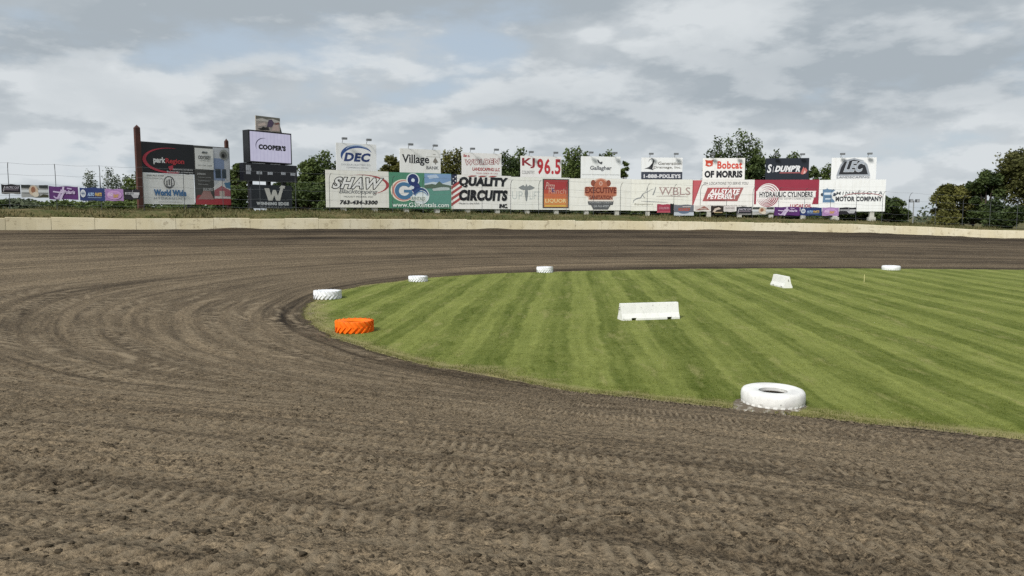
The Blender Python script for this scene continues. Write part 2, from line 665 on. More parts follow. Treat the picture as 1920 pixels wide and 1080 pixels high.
def make_track():
    mid = 0.45 * RD[:, 0:2] + 0.55 * RD[:, 2:4]
    LM = np.concatenate([[0], np.cumsum(np.linalg.norm(np.diff(mid, axis=0), axis=1))])
    # rows of vertices: close together near the camera, far apart elsewhere
    rows, s = [], 0.0
    dm = np.linalg.norm(RD[:, 0:2] * 0.35 + RD[:, 2:4] * 0.65, axis=1)
    while s < LM[-1]:
        rows.append(s)
        d = np.interp(s, LM, dm)
        s += float(np.clip(0.0052 * d, 0.035, 0.8)) if d < 75 else 0.8
    rows = np.array(rows)
    t = np.interp(rows, LM, TD)
    R = spline(t)
    vv, q = [-0.06, -0.03, 0.0], 0.0
    while q < 1.0:
        dist = abs(0.83 - q) * 23
        q += max(0.026, 0.0052 * math.hypot(dist, 4.0)) / 23 if q < 0.83 else 0.012
        vv.append(min(q, 1.0))
    vv = np.array(vv)
    nu, nv = len(rows), len(vv)
    v = np.broadcast_to(vv[None, :], (nu, nv))
    u = np.broadcast_to(rows[:, None], (nu, nv))
    X = R[:, 0:1] * (1 - v) + R[:, 2:3] * v
    Y = R[:, 1:2] * (1 - v) + R[:, 3:4] * v
    Z = R[:, 4:5] * v
    D = np.hypot(X, Y)
    Vm = v * 26.0
    near = 1 - sstep(D, 30, 60)
    # long grooves left by the grader and the cars
    groove = fbm(u * 0.035, Vm * 0.75, 4, 3) * 0.045
    groove += fbm(u * 0.15, Vm * 2.6, 3, 9) * 0.020 * (0.4 + 0.6 * near)
    rid = np.sin(2 * math.pi * (Vm / 0.52 + 0.5 * perlin(u * 0.06, Vm * 0.3, 11)))
    groove += rid * 0.016 * sstep(fbm(u * 0.03, Vm * 0.25, 3, 12), -0.35, 0.25) * (1 - sstep(D, 50, 85))
    lumps = fbm(X * 0.5, Y * 0.5, 3, 21) * 0.016
    # cloddy crust
    wx, wy = X + 0.15 * perlin(X * 2, Y * 2, 5), Y + 0.15 * perlin(X * 2 + 9, Y * 2, 6)
    c1 = perlin(wx * 2.6, wy * 3.6, 31)
    c2 = perlin(wx * 5.5 + 3, wy * 7.5, 32)
    c3 = perlin(X * 12, Y * 14, 33)
    c4 = perlin(X * 26, Y * 26, 34)
    area = sstep(fbm(X * 0.22, Y * 0.22, 3, 44), -0.5, 0.5)
    c5 = np.abs(perlin(wx * 8.5 + 5, wy * 11, 35))
    crust = (-np.abs(c1) * 0.012 - np.abs(c2) * 0.022 - c5 ** 0.6 * 0.030 + c3 * 0.024 + c4 * 0.018) * (0.55 + 0.75 * area)
    # lug prints of the packing tractor: rows of slanting bars in pairs
    lane = Vm / 1.45 + 0.12 * perlin(u * 0.07, Vm * 0.2, 50)
    lid = np.floor(lane)
    lf = lane - lid
    sgn = np.where((lf > 0.5), 1.0, -1.0)
    inlane = sstep(lf, 0.10, 0.16) * (1 - sstep(lf, 0.40, 0.46)) + sstep(lf, 0.54, 0.60) * (1 - sstep(lf, 0.84, 0.90))
    ph = u / 0.165 + sgn * lf * 3.2 + lid * 0.37 + 0.22 * perlin(X * 1.3, Y * 1.3, 51)
    bar = sstep(np.sin(2 * math.pi * ph), 0.0, 0.6)
    keep = sstep(fbm(u * 0.06, Vm * 0.35, 3, 52) + 0.22, -0.15, 0.25) * inlane
    lug = bar * keep
    h = (groove + lumps) * np.minimum(1, v * 8) + crust * near + 0.020 * lug * near
    # pushed-up soil against the wall and a low lip by the grass
    h += sstep(v, 0.965, 1.0) * np.maximum(0, fbm(u * 0.16, v * 0, 3, 61)) * 0.22
    h = h * sstep(v, -0.004, 0.012) - (1 - sstep(v, -0.03, 0.0)) * 0.10
    h += (1 - sstep(Vm, 0.0, 1.2)) * (-0.02)
    moist = 0.35 * sstep(fbm(u * 0.02, Vm * 0.5, 4, 71), -0.5, 0.6)
    far = sstep(Y, 48, 80)
    moist = moist + far * (0.45 + 0.75 * sstep(v, 0.60, 0.95)) + (1 - sstep(Vm, 0.5, 1.6)) * 0.75
    moist = moist + 0.15 * far
    moist -= 0.40 * (1 - sstep(D, 9, 22))
    moist = np.clip(moist, -0.55, 1.3)
    dry = lug * near * sstep(fbm(X * 1.6, Y * 1.6, 3, 80), -0.7, 0.15)
    idx = np.arange(nu * nv).reshape(nu, nv)
    nxt = np.roll(idx, -1, axis=0)
    F = np.stack([idx[:, :-1], idx[:, 1:], nxt[:, 1:], nxt[:, :-1]], -1).reshape(-1, 4)
    V = np.stack([X, Y, Z + h], -1).reshape(-1, 3)
    UV = np.stack([u, Vm], -1).reshape(-1, 2)
    # face up
    a, b, c = V[F[5, 0]], V[F[5, 1]], V[F[5, 2]]
    if np.cross(b - a, c - a)[2] < 0:
        F = F[:, ::-1]
    me = np_mesh('dirt_track', V, F, [M_DIRT], True, {'moist': moist, 'dry': dry}, UV)
    tag(link('dirt_track', me), kind='structure')
    i = np.argmin((V[:, 0]) ** 2 + V[:, 1] ** 2)
    print('track verts', len(V), 'ground under camera', V[i])


make_track()


def make_infield():
    n = 2600
    t = np.linspace(0, NC, n, endpoint=False)
    R = spline(t)[:, 0:2]
    T = np.roll(R, -1, 0) - np.roll(R, 1, 0)
    N = np.stack([T[:, 1], -T[:, 0]], 1)
    N /= np.linalg.norm(N, axis=1)[:, None]
    if np.mean(np.sum(N * (R - CEN), axis=1)) > 0:
        N = -N                                   # inwards
    L = np.concatenate([[0], np.cumsum(np.linalg.norm(np.diff(R, axis=0), axis=1))])
    wob = fbm(L * 0.35, L * 0, 4, 5) * 0.30 + fbm(L * 1.6, L * 0 + 3, 3, 6) * 0.16
    V, E = [], []
    for off, z, e in ((-0.10, -0.06, 1.3), (0.02, 0.030, 1.15), (0.22, 0.045, 0.80), (0.55, 0.055, 0.5), (1.1, 0.06, 0.2), (2.4, 0.06, 0.0)):
        P = R + N * (off + wob * (1.0 if off < 1 else 0.4))[:, None]
        V.append(np.concatenate([P, np.full((n, 1), z)], 1))
        tip = np.exp(-((P[:, 0] + 9) ** 2 + (P[:, 1] - 34) ** 2) / 60.0)
        E += list(e + (0.30 * tip + 0.35 * np.clip(fbm(L * 0.12, L * 0 + 8, 3, 41) + 0.1, 0, 0.8)) * (0.1 < e < 1.1))
    V = np.concatenate(V)
    me = bpy.data.meshes.new('infield_lawn')
    F = []
    for k in range(5):
        for i in range(n):
            j = (i + 1) % n
            F.append((k * n + i, k * n + j, (k + 1) * n + j, (k + 1) * n + i))
    F.append(tuple(5 * n + i for i in range(n)))
    me.from_pydata(V.tolist(), [], F)
    me.materials.append(M_GRASS)
    a = me.attributes.new('edge', 'FLOAT', 'POINT')
    a.data.foreach_set('value', E)
    me.update()
    tag(link('infield_lawn', me), kind='structure')
    return R, N, L


INR, INN, INL = make_infield()


def make_ground():
    """berm behind the wall, falling to the flat country that runs to the horizon: one sheet round the oval"""
    st = np.arange(0, 8000, 10)
    P, N, zo = OUT[st], OUTN[st], RD[st, 4]
    top = zo + WALL_H
    cr = top + crest(P[:, 0]) * (P[:, 1] > 20) + 0.3 * (P[:, 1] <= 20)
    n = len(st)
    rings = [(0.25, top * 0 + zo - 0.2), (0.27, top - 0.12), (1.2, top + (cr - top) * 0.45), (2.6, top + (cr - top) * 0.85), (4.2, cr),
             (9.0, cr - 0.05), (16, cr - 0.45), (30, cr * 0.5 + 1.5), (60, cr * 0 + 2.4), (140, cr * 0 + 1.2), (500, cr * 0 + 0.5), (4000, cr * 0)]
    V = []
    L = LOUT[st]
    for q, (o, z) in enumerate(rings):
        Q = P + N * o if o < 100 else P + N * 0 + (P - CEN) / np.linalg.norm(P - CEN, axis=1)[:, None] * o
        w = 0.0 if o < 1 or o > 100 else 0.12
        V.append(np.concatenate([Q, (z + w * fbm(L * 0.25, L * 0 + o, 4, 90))[:, None]], 1))
    V = np.concatenate(V)
    idx = np.arange(n * len(rings)).reshape(len(rings), n)
    nx = np.roll(idx, -1, 1)
    F = np.stack([idx[:-1], nx[:-1], nx[1:], idx[1:]], -1).reshape(-1, 4)
    k = 3 * n + 5
    a, b, c = V[F[k, 0]], V[F[k, 1]], V[F[k, 2]]
    if np.cross(b - a, c - a)[2] < 0:
        F = F[:, ::-1]
    tag(link('ground', np_mesh('ground', V, F, [M_ROUGH], True)), kind='structure')


make_ground()


def plan_point(px, py, off):
    """where the sight line of picture column px meets the line `off` metres outside the wall"""
    r = ray(px, py)
    Q = OUT + OUTN * off
    ok = (Q[:, 1] > 40) & (TD < 9.5)
    s = Q[:, 0] * r[1] - Q[:, 1] * r[0]
    idx = np.where(ok[:-1] & (s[:-1] * s[1:] <= 0))[0]
    i = idx[0]
    f = s[i] / (s[i] - s[i + 1])
    q = Q[i] * (1 - f) + Q[i + 1] * f
    cr = np.interp(TD[i], TD, RD[:, 4]) + WALL_H + crest(q[0])
    return Vector((q[0], q[1], cr)), TD[i] + f * (TD[i + 1] - TD[i])


# ------------------------------------------------------------------ concrete wall round the turn
def make_wall():
    M_W, k, bs = new_mat('cream_wall')
    tc = k.n('ShaderNodeTexCoord')
    P = tc.outputs['Object']
    x, y, z = k.sep(P)
    base = k.noise(P, 0.22, 4, 0.6)
    drip = k.noise(k.comb(k.m('MULTIPLY', x, 2.2), k.m('MULTIPLY', y, 2.2), k.m('MULTIPLY', z, 0.4)), 1.0, 6, 0.7)
    scr = k.noise(k.comb(k.m('MULTIPLY', x, 0.5), k.m('MULTIPLY', y, 0.5), k.m('MULTIPLY', z, 7.0)), 1.0, 5, 0.7)
    mud = k.noise(P, 1.3, 7, 0.78)
    col = k.mix(k.rng(base, 0.35, 0.65), rgb('d8ccab'), rgb('e2d9bf'))
    col = k.mix(k.rng(drip, 0.45, 0.75, 0.0, 0.22), col, rgb('b3a684'))
    col = k.mix(k.rng(scr, 0.60, 0.70, 0.0, 0.55), col, rgb('7d7565'))
    col = k.mix(k.rng(mud, 0.54, 0.66, 0.0, 0.65), col, rgb('8a7a5f'))
    k.l(col, bs.inputs['Base Color'])
    bs.inputs['Roughness'].default_value = 0.85
    root = empty('concrete_wall', tuple(OUT[2400]) + (float(RD[2400, 4]),))
    tag(root, 'long cream concrete retaining wall curving round the outside of the dirt track', 'wall')
    rnd = random.Random(4)
    # panels from beyond the right edge of the picture to beyond its left edge
    L0 = LOUT[np.argmin(np.abs(TD - 0.3))]
    L1 = LOUT[np.argmin(np.abs(TD - 8.2))]
    step = 3.66
    s = L0
    while s < L1:
        a, b = s + 0.013, s + step - 0.013
        q = np.linspace(a, b, 4)
        mb = MB()
        dz, tilt = rnd.uniform(-0.05, 0.05), rnd.uniform(-0.02, 0.02)
        vs = []
        for j, w in enumerate(q):
            t = np.interp(w, LOUT, TD)
            c = spline([t])[0]
            n = np.array([np.interp(t, TD, OUTN[:, 0]), np.interp(t, TD, OUTN[:, 1])])
            p = c[2:4]
            zf, zt = c[4] - 0.5, c[4] + WALL_H + dz + tilt * (j - 1.5)
            for (o, z) in ((-0.02, zf), (0.0, zt - 0.04), (0.03, zt), (0.20, zt), (0.23, zf)):
                vs.append((p[0] + n[0] * o - root.location.x, p[1] + n[1] * o - root.location.y, z - root.location.z))
        fs = []
        for j in range(3):
            for k in range(4):
                fs.append((j * 5 + k, j * 5 + k + 1, (j + 1) * 5 + k + 1, (j + 1) * 5 + k))
        fs.append((0, 1, 2, 3, 4))
        fs.append((19, 18, 17, 16, 15))
        mb.add(vs, fs, M_W)
        mb.build('wall_panel', root)
        s += step


make_wall()


# ------------------------------------------------------------------ signs: panels, lettering, emblems
def text_mesh(s, spacing=1.0, offset=0.0):
    cu = bpy.data.curves.new('t', 'FONT')
    cu.body = s
    cu.space_character = spacing
    cu.offset = offset
    cu.resolution_u = 3
    ob = bpy.data.objects.new('t', cu)
    COL.objects.link(ob)
    dg = bpy.context.evaluated_depsgraph_get()
    me = bpy.data.meshes.new_from_object(ob.evaluated_get(dg))
    bpy.data.objects.remove(ob)
    bpy.data.curves.remove(cu)
    return me


class Board:
    """a flat sign from point P0 to P1 in plan, heights zb..zt; local x along it, z up, its face towards -y"""
    def __init__(s, name, label, cat, P0, P1, zb, zt, z0, mat, group=None, t=0.14, panel='panel'):
        P0, P1 = Vector((P0[0], P0[1])), Vector((P1[0], P1[1]))
        c = (P0 + P1) / 2
        s.w, s.z0 = (P1 - P0).length, z0
        s.zb, s.zt = zb - z0, zt - z0
        s.h = zt - zb
        s.t = t
        s.root = empty(name, (c.x, c.y, z0), math.atan2(P1.y - P0.y, P1.x - P0.x))
        tag(s.root, label, cat, group)
        s.lay = 0.0
        s.panel = None
        if mat is not None:
            mb = MB()
            mb.box(-s.w / 2, s.w / 2, -t / 2, t / 2, s.zb, s.zt, mat)
            s.panel = mb.build(panel, s.root)
        s.box = (0.0, 0.0, 1.0, 1.0)

    def sub(s, u0, v0, u1, v1):
        s.box = (u0, v0, u1, v1)

    def X(s, u):
        return (s.box[0] + u * (s.box[2] - s.box[0]) - 0.5) * s.w

    def Z(s, v):
        return s.zb + (s.box[1] + v * (s.box[3] - s.box[1])) * s.h

    def y(s):
        s.lay += 0.0035
        return -s.t / 2 - s.lay

    def text(s, body, u0, v0, u1, v1, col, shear=0.0, bold=0.0, spacing=1.0, edge=None, edge_w=0.03, parent=None, arch=0.0, rise=0.0, m=None):
        for cc, bo in ([(edge, bold + edge_w)] if edge else []) + [(col, bold)]:
            me = text_mesh(body, spacing, bo)
            n = len(me.vertices)
            co = np.empty(n * 3, dtype=np.float32)
            me.vertices.foreach_get('co', co)
            co = co.reshape(-1, 3)
            if not s_box_ok(co):
                continue
            a, b = co.min(0), co.max(0)
            if edge and cc == edge:
                ref = (a, b)
            if edge and cc == col:
                k = edge_w
                a, b = ref[0], ref[1]
            f = (co[:, :2] - a[:2]) / np.maximum(b[:2] - a[:2], 1e-6)
            x0, x1, z0, z1 = s.X(u0), s.X(u1), s.Z(v0), s.Z(v1)
            sh = shear * (z1 - z0)
            xx = x0 + f[:, 0] * (x1 - x0 - sh) + f[:, 1] * sh
            zz = z0 + f[:, 1] * (z1 - z0)
            r = (xx - x0) / max(x1 - x0, 1e-6)
            zz = zz + arch * (z1 - z0) * (1 - (2 * r - 1) ** 2) + rise * (z1 - z0) * r
            out = np.stack([xx, np.full(n, s.y()), zz], 1).astype(np.float32)
            me.vertices.foreach_set('co', out.ravel())
            me.materials.clear()
            me.materials.append(m or paint(cc, 0.5, 0.05))
            me.update()
            me.name = 'lettering'
            link('lettering', me, parent or s.panel or s.root)

    def shapes(s, name, items, parent=None):
        """items: (polygon in u,v , colour) drawn one over the other into one part"""
        mb = MB()
        for pts, col in items:
            yy = s.y()
            vs = [(s.X(u), yy, s.Z(v)) for u, v in pts]
            ar = sum(vs[i][0] * vs[(i + 1) % len(vs)][2] - vs[(i + 1) % len(vs)][0] * vs[i][2] for i in range(len(vs)))
            f = tuple(range(len(vs)))
            mb.add(vs, [f if ar > 0 else f[::-1]], paint(col, 0.5, 0.06) if isinstance(col, str) else col)
        return mb.build(name, parent or s.panel or s.root)

    def frame(s, w, col, name='frame', d=0.06):
        mb = MB()
        m = paint(col)
        y0, y1 = -s.t / 2 - d, -s.t / 2 - 0.002
        X0, X1, Z0, Z1 = s.X(0), s.X(1), s.Z(0), s.Z(1)
        mb.box(X0, X1, y0, y1, Z0, Z0 + w, m)
        mb.box(X0, X1, y0, y1, Z1 - w, Z1, m)
        mb.box(X0, X0 + w, y0, y1, Z0 + w, Z1 - w, m)
        mb.box(X1 - w, X1, y0, y1, Z0 + w, Z1 - w, m)
        mb.build(name, s.root)

    def post(s, u, w, mat, z0=-0.4, z1=None, d=None, foot=None):
        mb = MB()
        x = (u - 0.5) * s.w
        d = d or w
        y0 = s.t / 2 + 0.003
        mb.box(x - w / 2, x + w / 2, y0, y0 + d, z0, s.zt - 0.25 if z1 is None else z1, mat)
        if foot:
            mb.box(x - foot / 2, x + foot / 2, y0 - 0.15, y0 + d + 0.15, z0, 0.75, M_PALE)
        mb.build('post', s.root)

    def lamp(s, u):
        mb = MB()
        x = (u - 0.5) * s.w
        m = metal('8f9293')
        z = s.zt
        mb.tube([(x, 0, z - 0.05), (x, -0.35, z + 0.38), (x, -0.95, z + 0.50)], 0.035, m, 5)
        mb.box(x - 0.32, x + 0.32, -1.25, -0.85, z + 0.36, z + 0.62, metal('7a7d80'))
        mb.build('floodlight', s.root)


def s_box_ok(co):
    return len(co) > 2


def arc(cx, cy, rx, ry, a0, a1, n=28):
    return [(cx + rx * math.cos(math.radians(a0 + (a1 - a0) * i / n)), cy + ry * math.sin(math.radians(a0 + (a1 - a0) * i / n))) for i in range(n + 1)]


def ell(cx, cy, rx, ry, n=32):
    return arc(cx, cy, rx, ry, 0, 360 - 360 / n, n - 1)


def swoosh(cx, cy, rx, ry, a0, a1, w0, wm, w1, n=32):
    """crescent stroke along an elliptic arc, its width going w0 - wm - w1"""
    o, i = [], []
    for k in range(n + 1):
        f = k / n
        a = math.radians(a0 + (a1 - a0) * f)
        w = (w0 * (1 - f) + w1 * f) + (wm - (w0 + w1) / 2) * math.sin(math.pi * f)
        o.append((cx + rx * (1 + w / 2) * math.cos(a), cy + ry * (1 + w / 2) * math.sin(a)))
        i.append((cx + rx * (1 - w / 2) * math.cos(a), cy + ry * (1 - w / 2) * math.sin(a)))
    return o + i[::-1]


def stroke(pts, w):
    """band of width w (in u; v width scaled by 2) along a line of points"""
    L, R = [], []
    for i, p in enumerate(pts):
        a, b = pts[max(i - 1, 0)], pts[min(i + 1, len(pts) - 1)]
        dx, dy = (b[0] - a[0]) * 2, b[1] - a[1]
        d = math.hypot(dx, dy) or 1
        ww = w[i] if isinstance(w, (list, tuple)) else w
        nx, ny = -dy / d, dx / d
        L.append((p[0] + nx * ww / 2, p[1] + ny * ww))
        R.append((p[0] - nx * ww / 2, p[1] - ny * ww))
    return L + R[::-1]


def rect(u0, v0, u1, v1):
    return [(u0, v0), (u1, v0), (u1, v1), (u0, v1)]


M_PALE = mat_concrete('b9b8b0', '77756c', 0.3, 'pale_post')
M_RUST = paint('4c2a21', 0.7, 0.25)
M_BLACK = paint('15171c', 0.5, 0.15)
ROW = [(611, 97.0), (729, 101.5), (846, 106.0), (958, 110.0), (1068, 113.0), (1183, 115.0), (1298, 115.5), (1414, 115.0), (1535, 114.0), (1660, 112.5)]
ROWP = [at(p, 365, d) for p, d in ROW]
ROW_TOP = [318, 322, 326.5, 331, 334, 336, 337, 337, 337, 337]
ROW_BOT = [388, 390, 391.5, 392.5, 394, 395, 395.5, 396, 396, 397]


def row_at(px, back=0.0):
    r = ray(px, 330)
    for a, b in zip(ROWP[:-1], ROWP[1:]):
        s0, s1 = a.x * r[1] - a.y * r[0], b.x * r[1] - b.y * r[0]
        if s0 <= 0 <= s1 or s1 <= 0 <= s0 or b is ROWP[-1]:
            f = s0 / (s0 - s1)
            p = a.lerp(b, f)
            return Vector((p.x, p.y))


def berm_z(x):
    return float(np.interp(x, [-25, 14, 40, 58], [4.75, 4.55, 4.0, 3.55]))


LOWER_GROUP = 'large billboards of the lower row behind the track wall'
UPPER_GROUP = 'small billboards of the upper row standing above the large ones'
LOWER = [
    'white billboard with slanted black-edged letters and thin red swoosh, left end of lower row',
    'green billboard with entwined blue letter and figure beside a lake photo',
    'white billboard with two lines of heavy black capitals and red flag stripes',
    'white billboard with grey winged staff emblem beside a framed red poster',
    'white billboard with a brown arched crest over a dark grey base',
    'cream billboard with thin grey line drawing before four tall serif letters',
    'white billboard with a red slanted block of white letters and red left end',
    'crimson and white billboard with rings of concentric red lines',
    'white billboard with a blue state map beside grey words, right end of lower row',
]
LB = []
for i in range(9):
    a, b = ROWP[i], ROWP[i + 1]
    d = (b - a).normalized() * 0.012
    Ym = (a.y + b.y) / 2
    zt = (zat(ROW_TOP[i], a.y) + zat(ROW_TOP[i + 1], b.y)) / 2
    zb = (zat(ROW_BOT[i], a.y) + zat(ROW_BOT[i + 1], b.y)) / 2
    gz = berm_z((a.x + b.x) / 2)
    col = ['e8e7e0', '4f8a70', 'ebeae6', 'e4e5df', 'e6e6df', 'e3e3da', 'e7e5e1', 'ebe9e6', 'e9ebea'][i]
    B = Board('billboard', LOWER[i], 'billboard', a + d, b - d, zb, zt, gz, board_mat(col, i != 1), LOWER_GROUP)
    for u in ((0.28, 0.78) if i < 8 else (0.27, 0.82)):
        B.post(u, 0.62, M_PALE, foot=1.0 if i == 8 else None)
    LB.append(B)

# 1 slanted letters, red swoosh
B = LB[0]
B.shapes('emblem', [(swoosh(0.56, 0.62, 0.42, 0.27, 118, -62, 0.0, 0.13, 0.02, 40), 'a8464a')])
B.text('SHAW', 0.07, 0.49, 0.93, 0.83, 'e8e8e6', 0.42, 0.03, 1.12, edge='101114', edge_w=0.055)
B.text('Blacktopping', 0.19, 0.34, 0.82, 0.50, '6f7173', 0.35, 0.0, 0.9)
B.text('MOUNT MORRIS, INC', 0.27, 0.265, 0.74, 0.315, '7d7e7e', 0.2, 0.0)
B.text('763-434-3300', 0.20, 0.08, 0.82, 0.20, '1c1d20', 0.25, 0.055, 1.08)
# 2 green
B = LB[1]
B.shapes('photo', [(rect(0.56, 0.06, 0.995, 0.99), '5f9487'), (rect(0.56, 0.62, 0.995, 0.99), '7f9fc6'),
                   ([(0.56, 0.70), (0.70, 0.76), (0.86, 0.72), (0.995, 0.80), (0.995, 0.66), (0.56, 0.64)], 'c9d6df'),
                   ([(0.60, 0.93), (0.75, 0.97), (0.80, 0.88), (0.64, 0.84)], 'b9cbe0'),
                   ([(0.56, 0.66), (0.68, 0.70), (0.74, 0.68), (0.80, 0.78), (0.86, 0.70), (0.995, 0.66), (0.995, 0.57), (0.56, 0.57)], '56685a'),
                   ([(0.68, 0.56), (0.86, 0.62), (0.97, 0.60), (0.97, 0.53), (0.70, 0.50)], 'b7c3c4')])
B.shapes('emblem', [(ell(0.22, 0.50, 0.195, 0.31), 'e9e3d2'), (ell(0.225, 0.50, 0.175, 0.285), 'c77f76'), (ell(0.235, 0.50, 0.155, 0.26), 'e4e3e2'),
                    (ell(0.375, 0.80, 0.105, 0.19), 'dfe9ec'), (ell(0.50, 0.36, 0.135, 0.24), 'dfe9ec'),
                    (swoosh(0.235, 0.49, 0.115, 0.19, 40, 350, 0.5, 0.55, 0.55, 40), '49769c'), (rect(0.23, 0.44, 0.36, 0.52), '49769c'),
                    (ell(0.375, 0.80, 0.085, 0.165), '24356d'), (ell(0.375, 0.79, 0.028, 0.05), 'd9e4ec'),
                    (ell(0.42, 0.58, 0.07, 0.15), '24356d'), (ell(0.365, 0.585, 0.025, 0.045), 'd5dfe8'),
                    (swoosh(0.50, 0.33, 0.115, 0.22, 165, 10, 0.25, 0.30, 0.1, 26), '2f4a7d'), (swoosh(0.50, 0.31, 0.10, 0.17, 165, 15, 0.1, 0.16, 0.05, 26), '5b82b0'),
                    (rect(0.335, 0.21, 0.575, 0.34), 'e3e6e0')])
B.text('RENTALS', 0.35, 0.225, 0.56, 0.325, '54706c', 0.0, 0.02)
B.text('www.G3Rentals.com', 0.045, 0.035, 0.955, 0.165, 'e9eeea', 0.0, 0.012)
# 3 heavy black capitals
B = LB[2]
B.shapes('emblem', [(rect(0.0, 0.70, 0.09, 1.0), '242a45')] +
         [([(0.0, 0.08 + 0.165 * q), (0.17, 0.30 + 0.165 * q), (0.17, 0.38 + 0.165 * q), (0.0, 0.17 + 0.165 * q)], 'a64a4a') for q in range(4)] +
         [(ell(0.03 + 0.035 * (q % 2), 0.76 + 0.06 * q, 0.010, 0.02, 10), 'e6e6e6') for q in range(4)] +
         [([(0.26 + 0.17 * q, 0.955), (0.36 + 0.17 * q, 0.955), (0.42 + 0.17 * q, 0.99), (0.32 + 0.17 * q, 0.99)], 'a64a4a') for q in range(3)])
B.text('QUALITY', 0.11, 0.635, 0.945, 0.945, '14161d', 0.12, 0.065, 1.08)
B.text('CIRCUITS', 0.11, 0.245, 0.945, 0.57, '14161d', 0.12, 0.065, 1.08)
B.text('INC.', 0.79, 0.03, 0.945, 0.16, '14161d', 0.12, 0.06, 1.05)
B.text('Made in the USA', 0.12, 0.145, 0.46, 0.19, '2a2b30', 0.1, 0.0)
# 4 winged staff + framed poster
B = LB[3]
wing = [(0.12, 0.68), (0.20, 0.76), (0.235, 0.71), (0.255, 0.80), (0.275, 0.71), (0.31, 0.76), (0.40, 0.68), (0.35, 0.625), (0.30, 0.60), (0.275, 0.61), (0.285, 0.50), (0.265, 0.28), (0.255, 0.25), (0.245, 0.28), (0.225, 0.50), (0.235, 0.61), (0.21, 0.60), (0.16, 0.625)]
B.text('U', 0.015, 0.32, 0.10, 0.56, 'b9c0be', 0, -0.008)
B.text('P', 0.125, 0.32, 0.19, 0.56, 'b9c0be', 0, -0.008)
B.text('LIFT', 0.31, 0.32, 0.48, 0.56, 'b9c0be', 0, -0.008)
B.shapes('emblem', [(wing, '84898a')])
B.shapes('poster', [(rect(0.53, 0.05, 0.985, 0.955), '4d4a48'), (rect(0.553, 0.085, 0.962, 0.925), 'b3503f'),
                    (rect(0.553, 0.62, 0.962, 0.925), 'a23a3c'), (rect(0.553, 0.35, 0.962, 0.50), 'c36c48'), (rect(0.553, 0.085, 0.962, 0.35), 'cf8a50'),
                    (rect(0.57, 0.10, 0.945, 0.145), 'd6b455'), ([(0.66, 0.70), (0.72, 0.66), (0.76, 0.55), (0.70, 0.53)], '5d4a70')])
B.text('Pizza', 0.575, 0.64, 0.75, 0.85, 'd7b8ae', 0.2, -0.005)
B.text('Ranch', 0.63, 0.50, 0.94, 0.66, 'd09a88', 0.1, 0.0)
B.text('LIQUOR', 0.575, 0.20, 0.94, 0.34, 'e6d09c', 0.0, 0.02)
# 5 crest
B = LB[4]
B.shapes('emblem', [(ell(0.50, 0.78, 0.135, 0.235), 'cfa491'), ([(0.235, 0.72), (0.765, 0.72), (0.765, 0.47), (0.70, 0.42), (0.70, 0.32), (0.30, 0.32), (0.30, 0.42), (0.235, 0.47)], 'cfa491'),
                    (ell(0.375, 0.86, 0.038, 0.10), '8a4a36'), (ell(0.625, 0.86, 0.038, 0.10), '8a4a36'),
                    (ell(0.50, 0.77, 0.105, 0.21), 'b06a50'), (ell(0.50, 0.85, 0.028, 0.07), 'd3ab9b'), (ell(0.50, 0.85, 0.012, 0.045), 'a9644c'),
                    ([(0.25, 0.745), (0.75, 0.745), (0.745, 0.47), (0.66, 0.44), (0.66, 0.34), (0.34, 0.34), (0.34, 0.44), (0.255, 0.47)], 'ad6a50'),
                    (rect(0.29, 0.29, 0.71, 0.335), 'e0d8cf'), ([(0.29, 0.28), (0.71, 0.28), (0.70, 0.18), (0.66, 0.17), (0.62, 0.03), (0.38, 0.03), (0.34, 0.17), (0.30, 0.18)], '55585a')])
B.text('EXECUTIVE', 0.245, 0.54, 0.755, 0.73, '6e2f22', 0.0, 0.04, 1.05)
B.text('SANITATION', 0.315, 0.345, 0.69, 0.475, '6e2f22', 0.0, 0.03, 1.05)
B.text('PORTABLE TOILETS', 0.32, 0.225, 0.68, 0.27, 'b9bcbc', 0.0, 0.0)
B.text('320-763-4929', 0.37, 0.10, 0.63, 0.17, 'aeb2b3', 0.0, 0.012)
# 6 line drawing and serif letters
B = LB[5]
B.shapes('emblem', [(stroke([(0.03, 0.24), (0.045, 0.33), (0.09, 0.385), (0.16, 0.42), (0.185, 0.52), (0.22, 0.57), (0.27, 0.60), (0.31, 0.66), (0.36, 0.70)], [0.006, 0.014, 0.02, 0.02, 0.016, 0.012, 0.010, 0.009, 0.007]), '8d9091'),
                    (stroke([(0.235, 0.60), (0.25, 0.66), (0.262, 0.74)], 0.009), '9a9c9c'), (stroke([(0.355, 0.50), (0.38, 0.62), (0.40, 0.76)], [0.02, 0.018, 0.012]), '8f9293'),
                    (stroke([(0.19, 0.50), (0.205, 0.44), (0.225, 0.42)], 0.012), '8f9293'),
                    (stroke([(0.41, 0.465), (0.6, 0.475), (0.80, 0.455), (0.93, 0.45)], [0.004, 0.010, 0.010, 0.004]), '9c8f8d'),
                    (stroke([(0.16, 0.31), (0.3, 0.295), (0.48, 0.28), (0.60, 0.27)], [0.004, 0.012, 0.010, 0.003]), '9a9d9c')])
B.text('WBLS', 0.455, 0.505, 0.965, 0.75, 'a58d8a', 0.0, 0.0)
B.shapes('serif', [(rect(u - 0.022, v, u + 0.022, v + 0.014), 'b09c99') for u, v in ((0.475, 0.742), (0.535, 0.742), (0.595, 0.742), (0.655, 0.742), (0.655, 0.50), (0.775, 0.742), (0.775, 0.50))])
B.text('Equipment', 0.055, 0.175, 0.36, 0.245, 'a4a293', 0.15, 0.0)
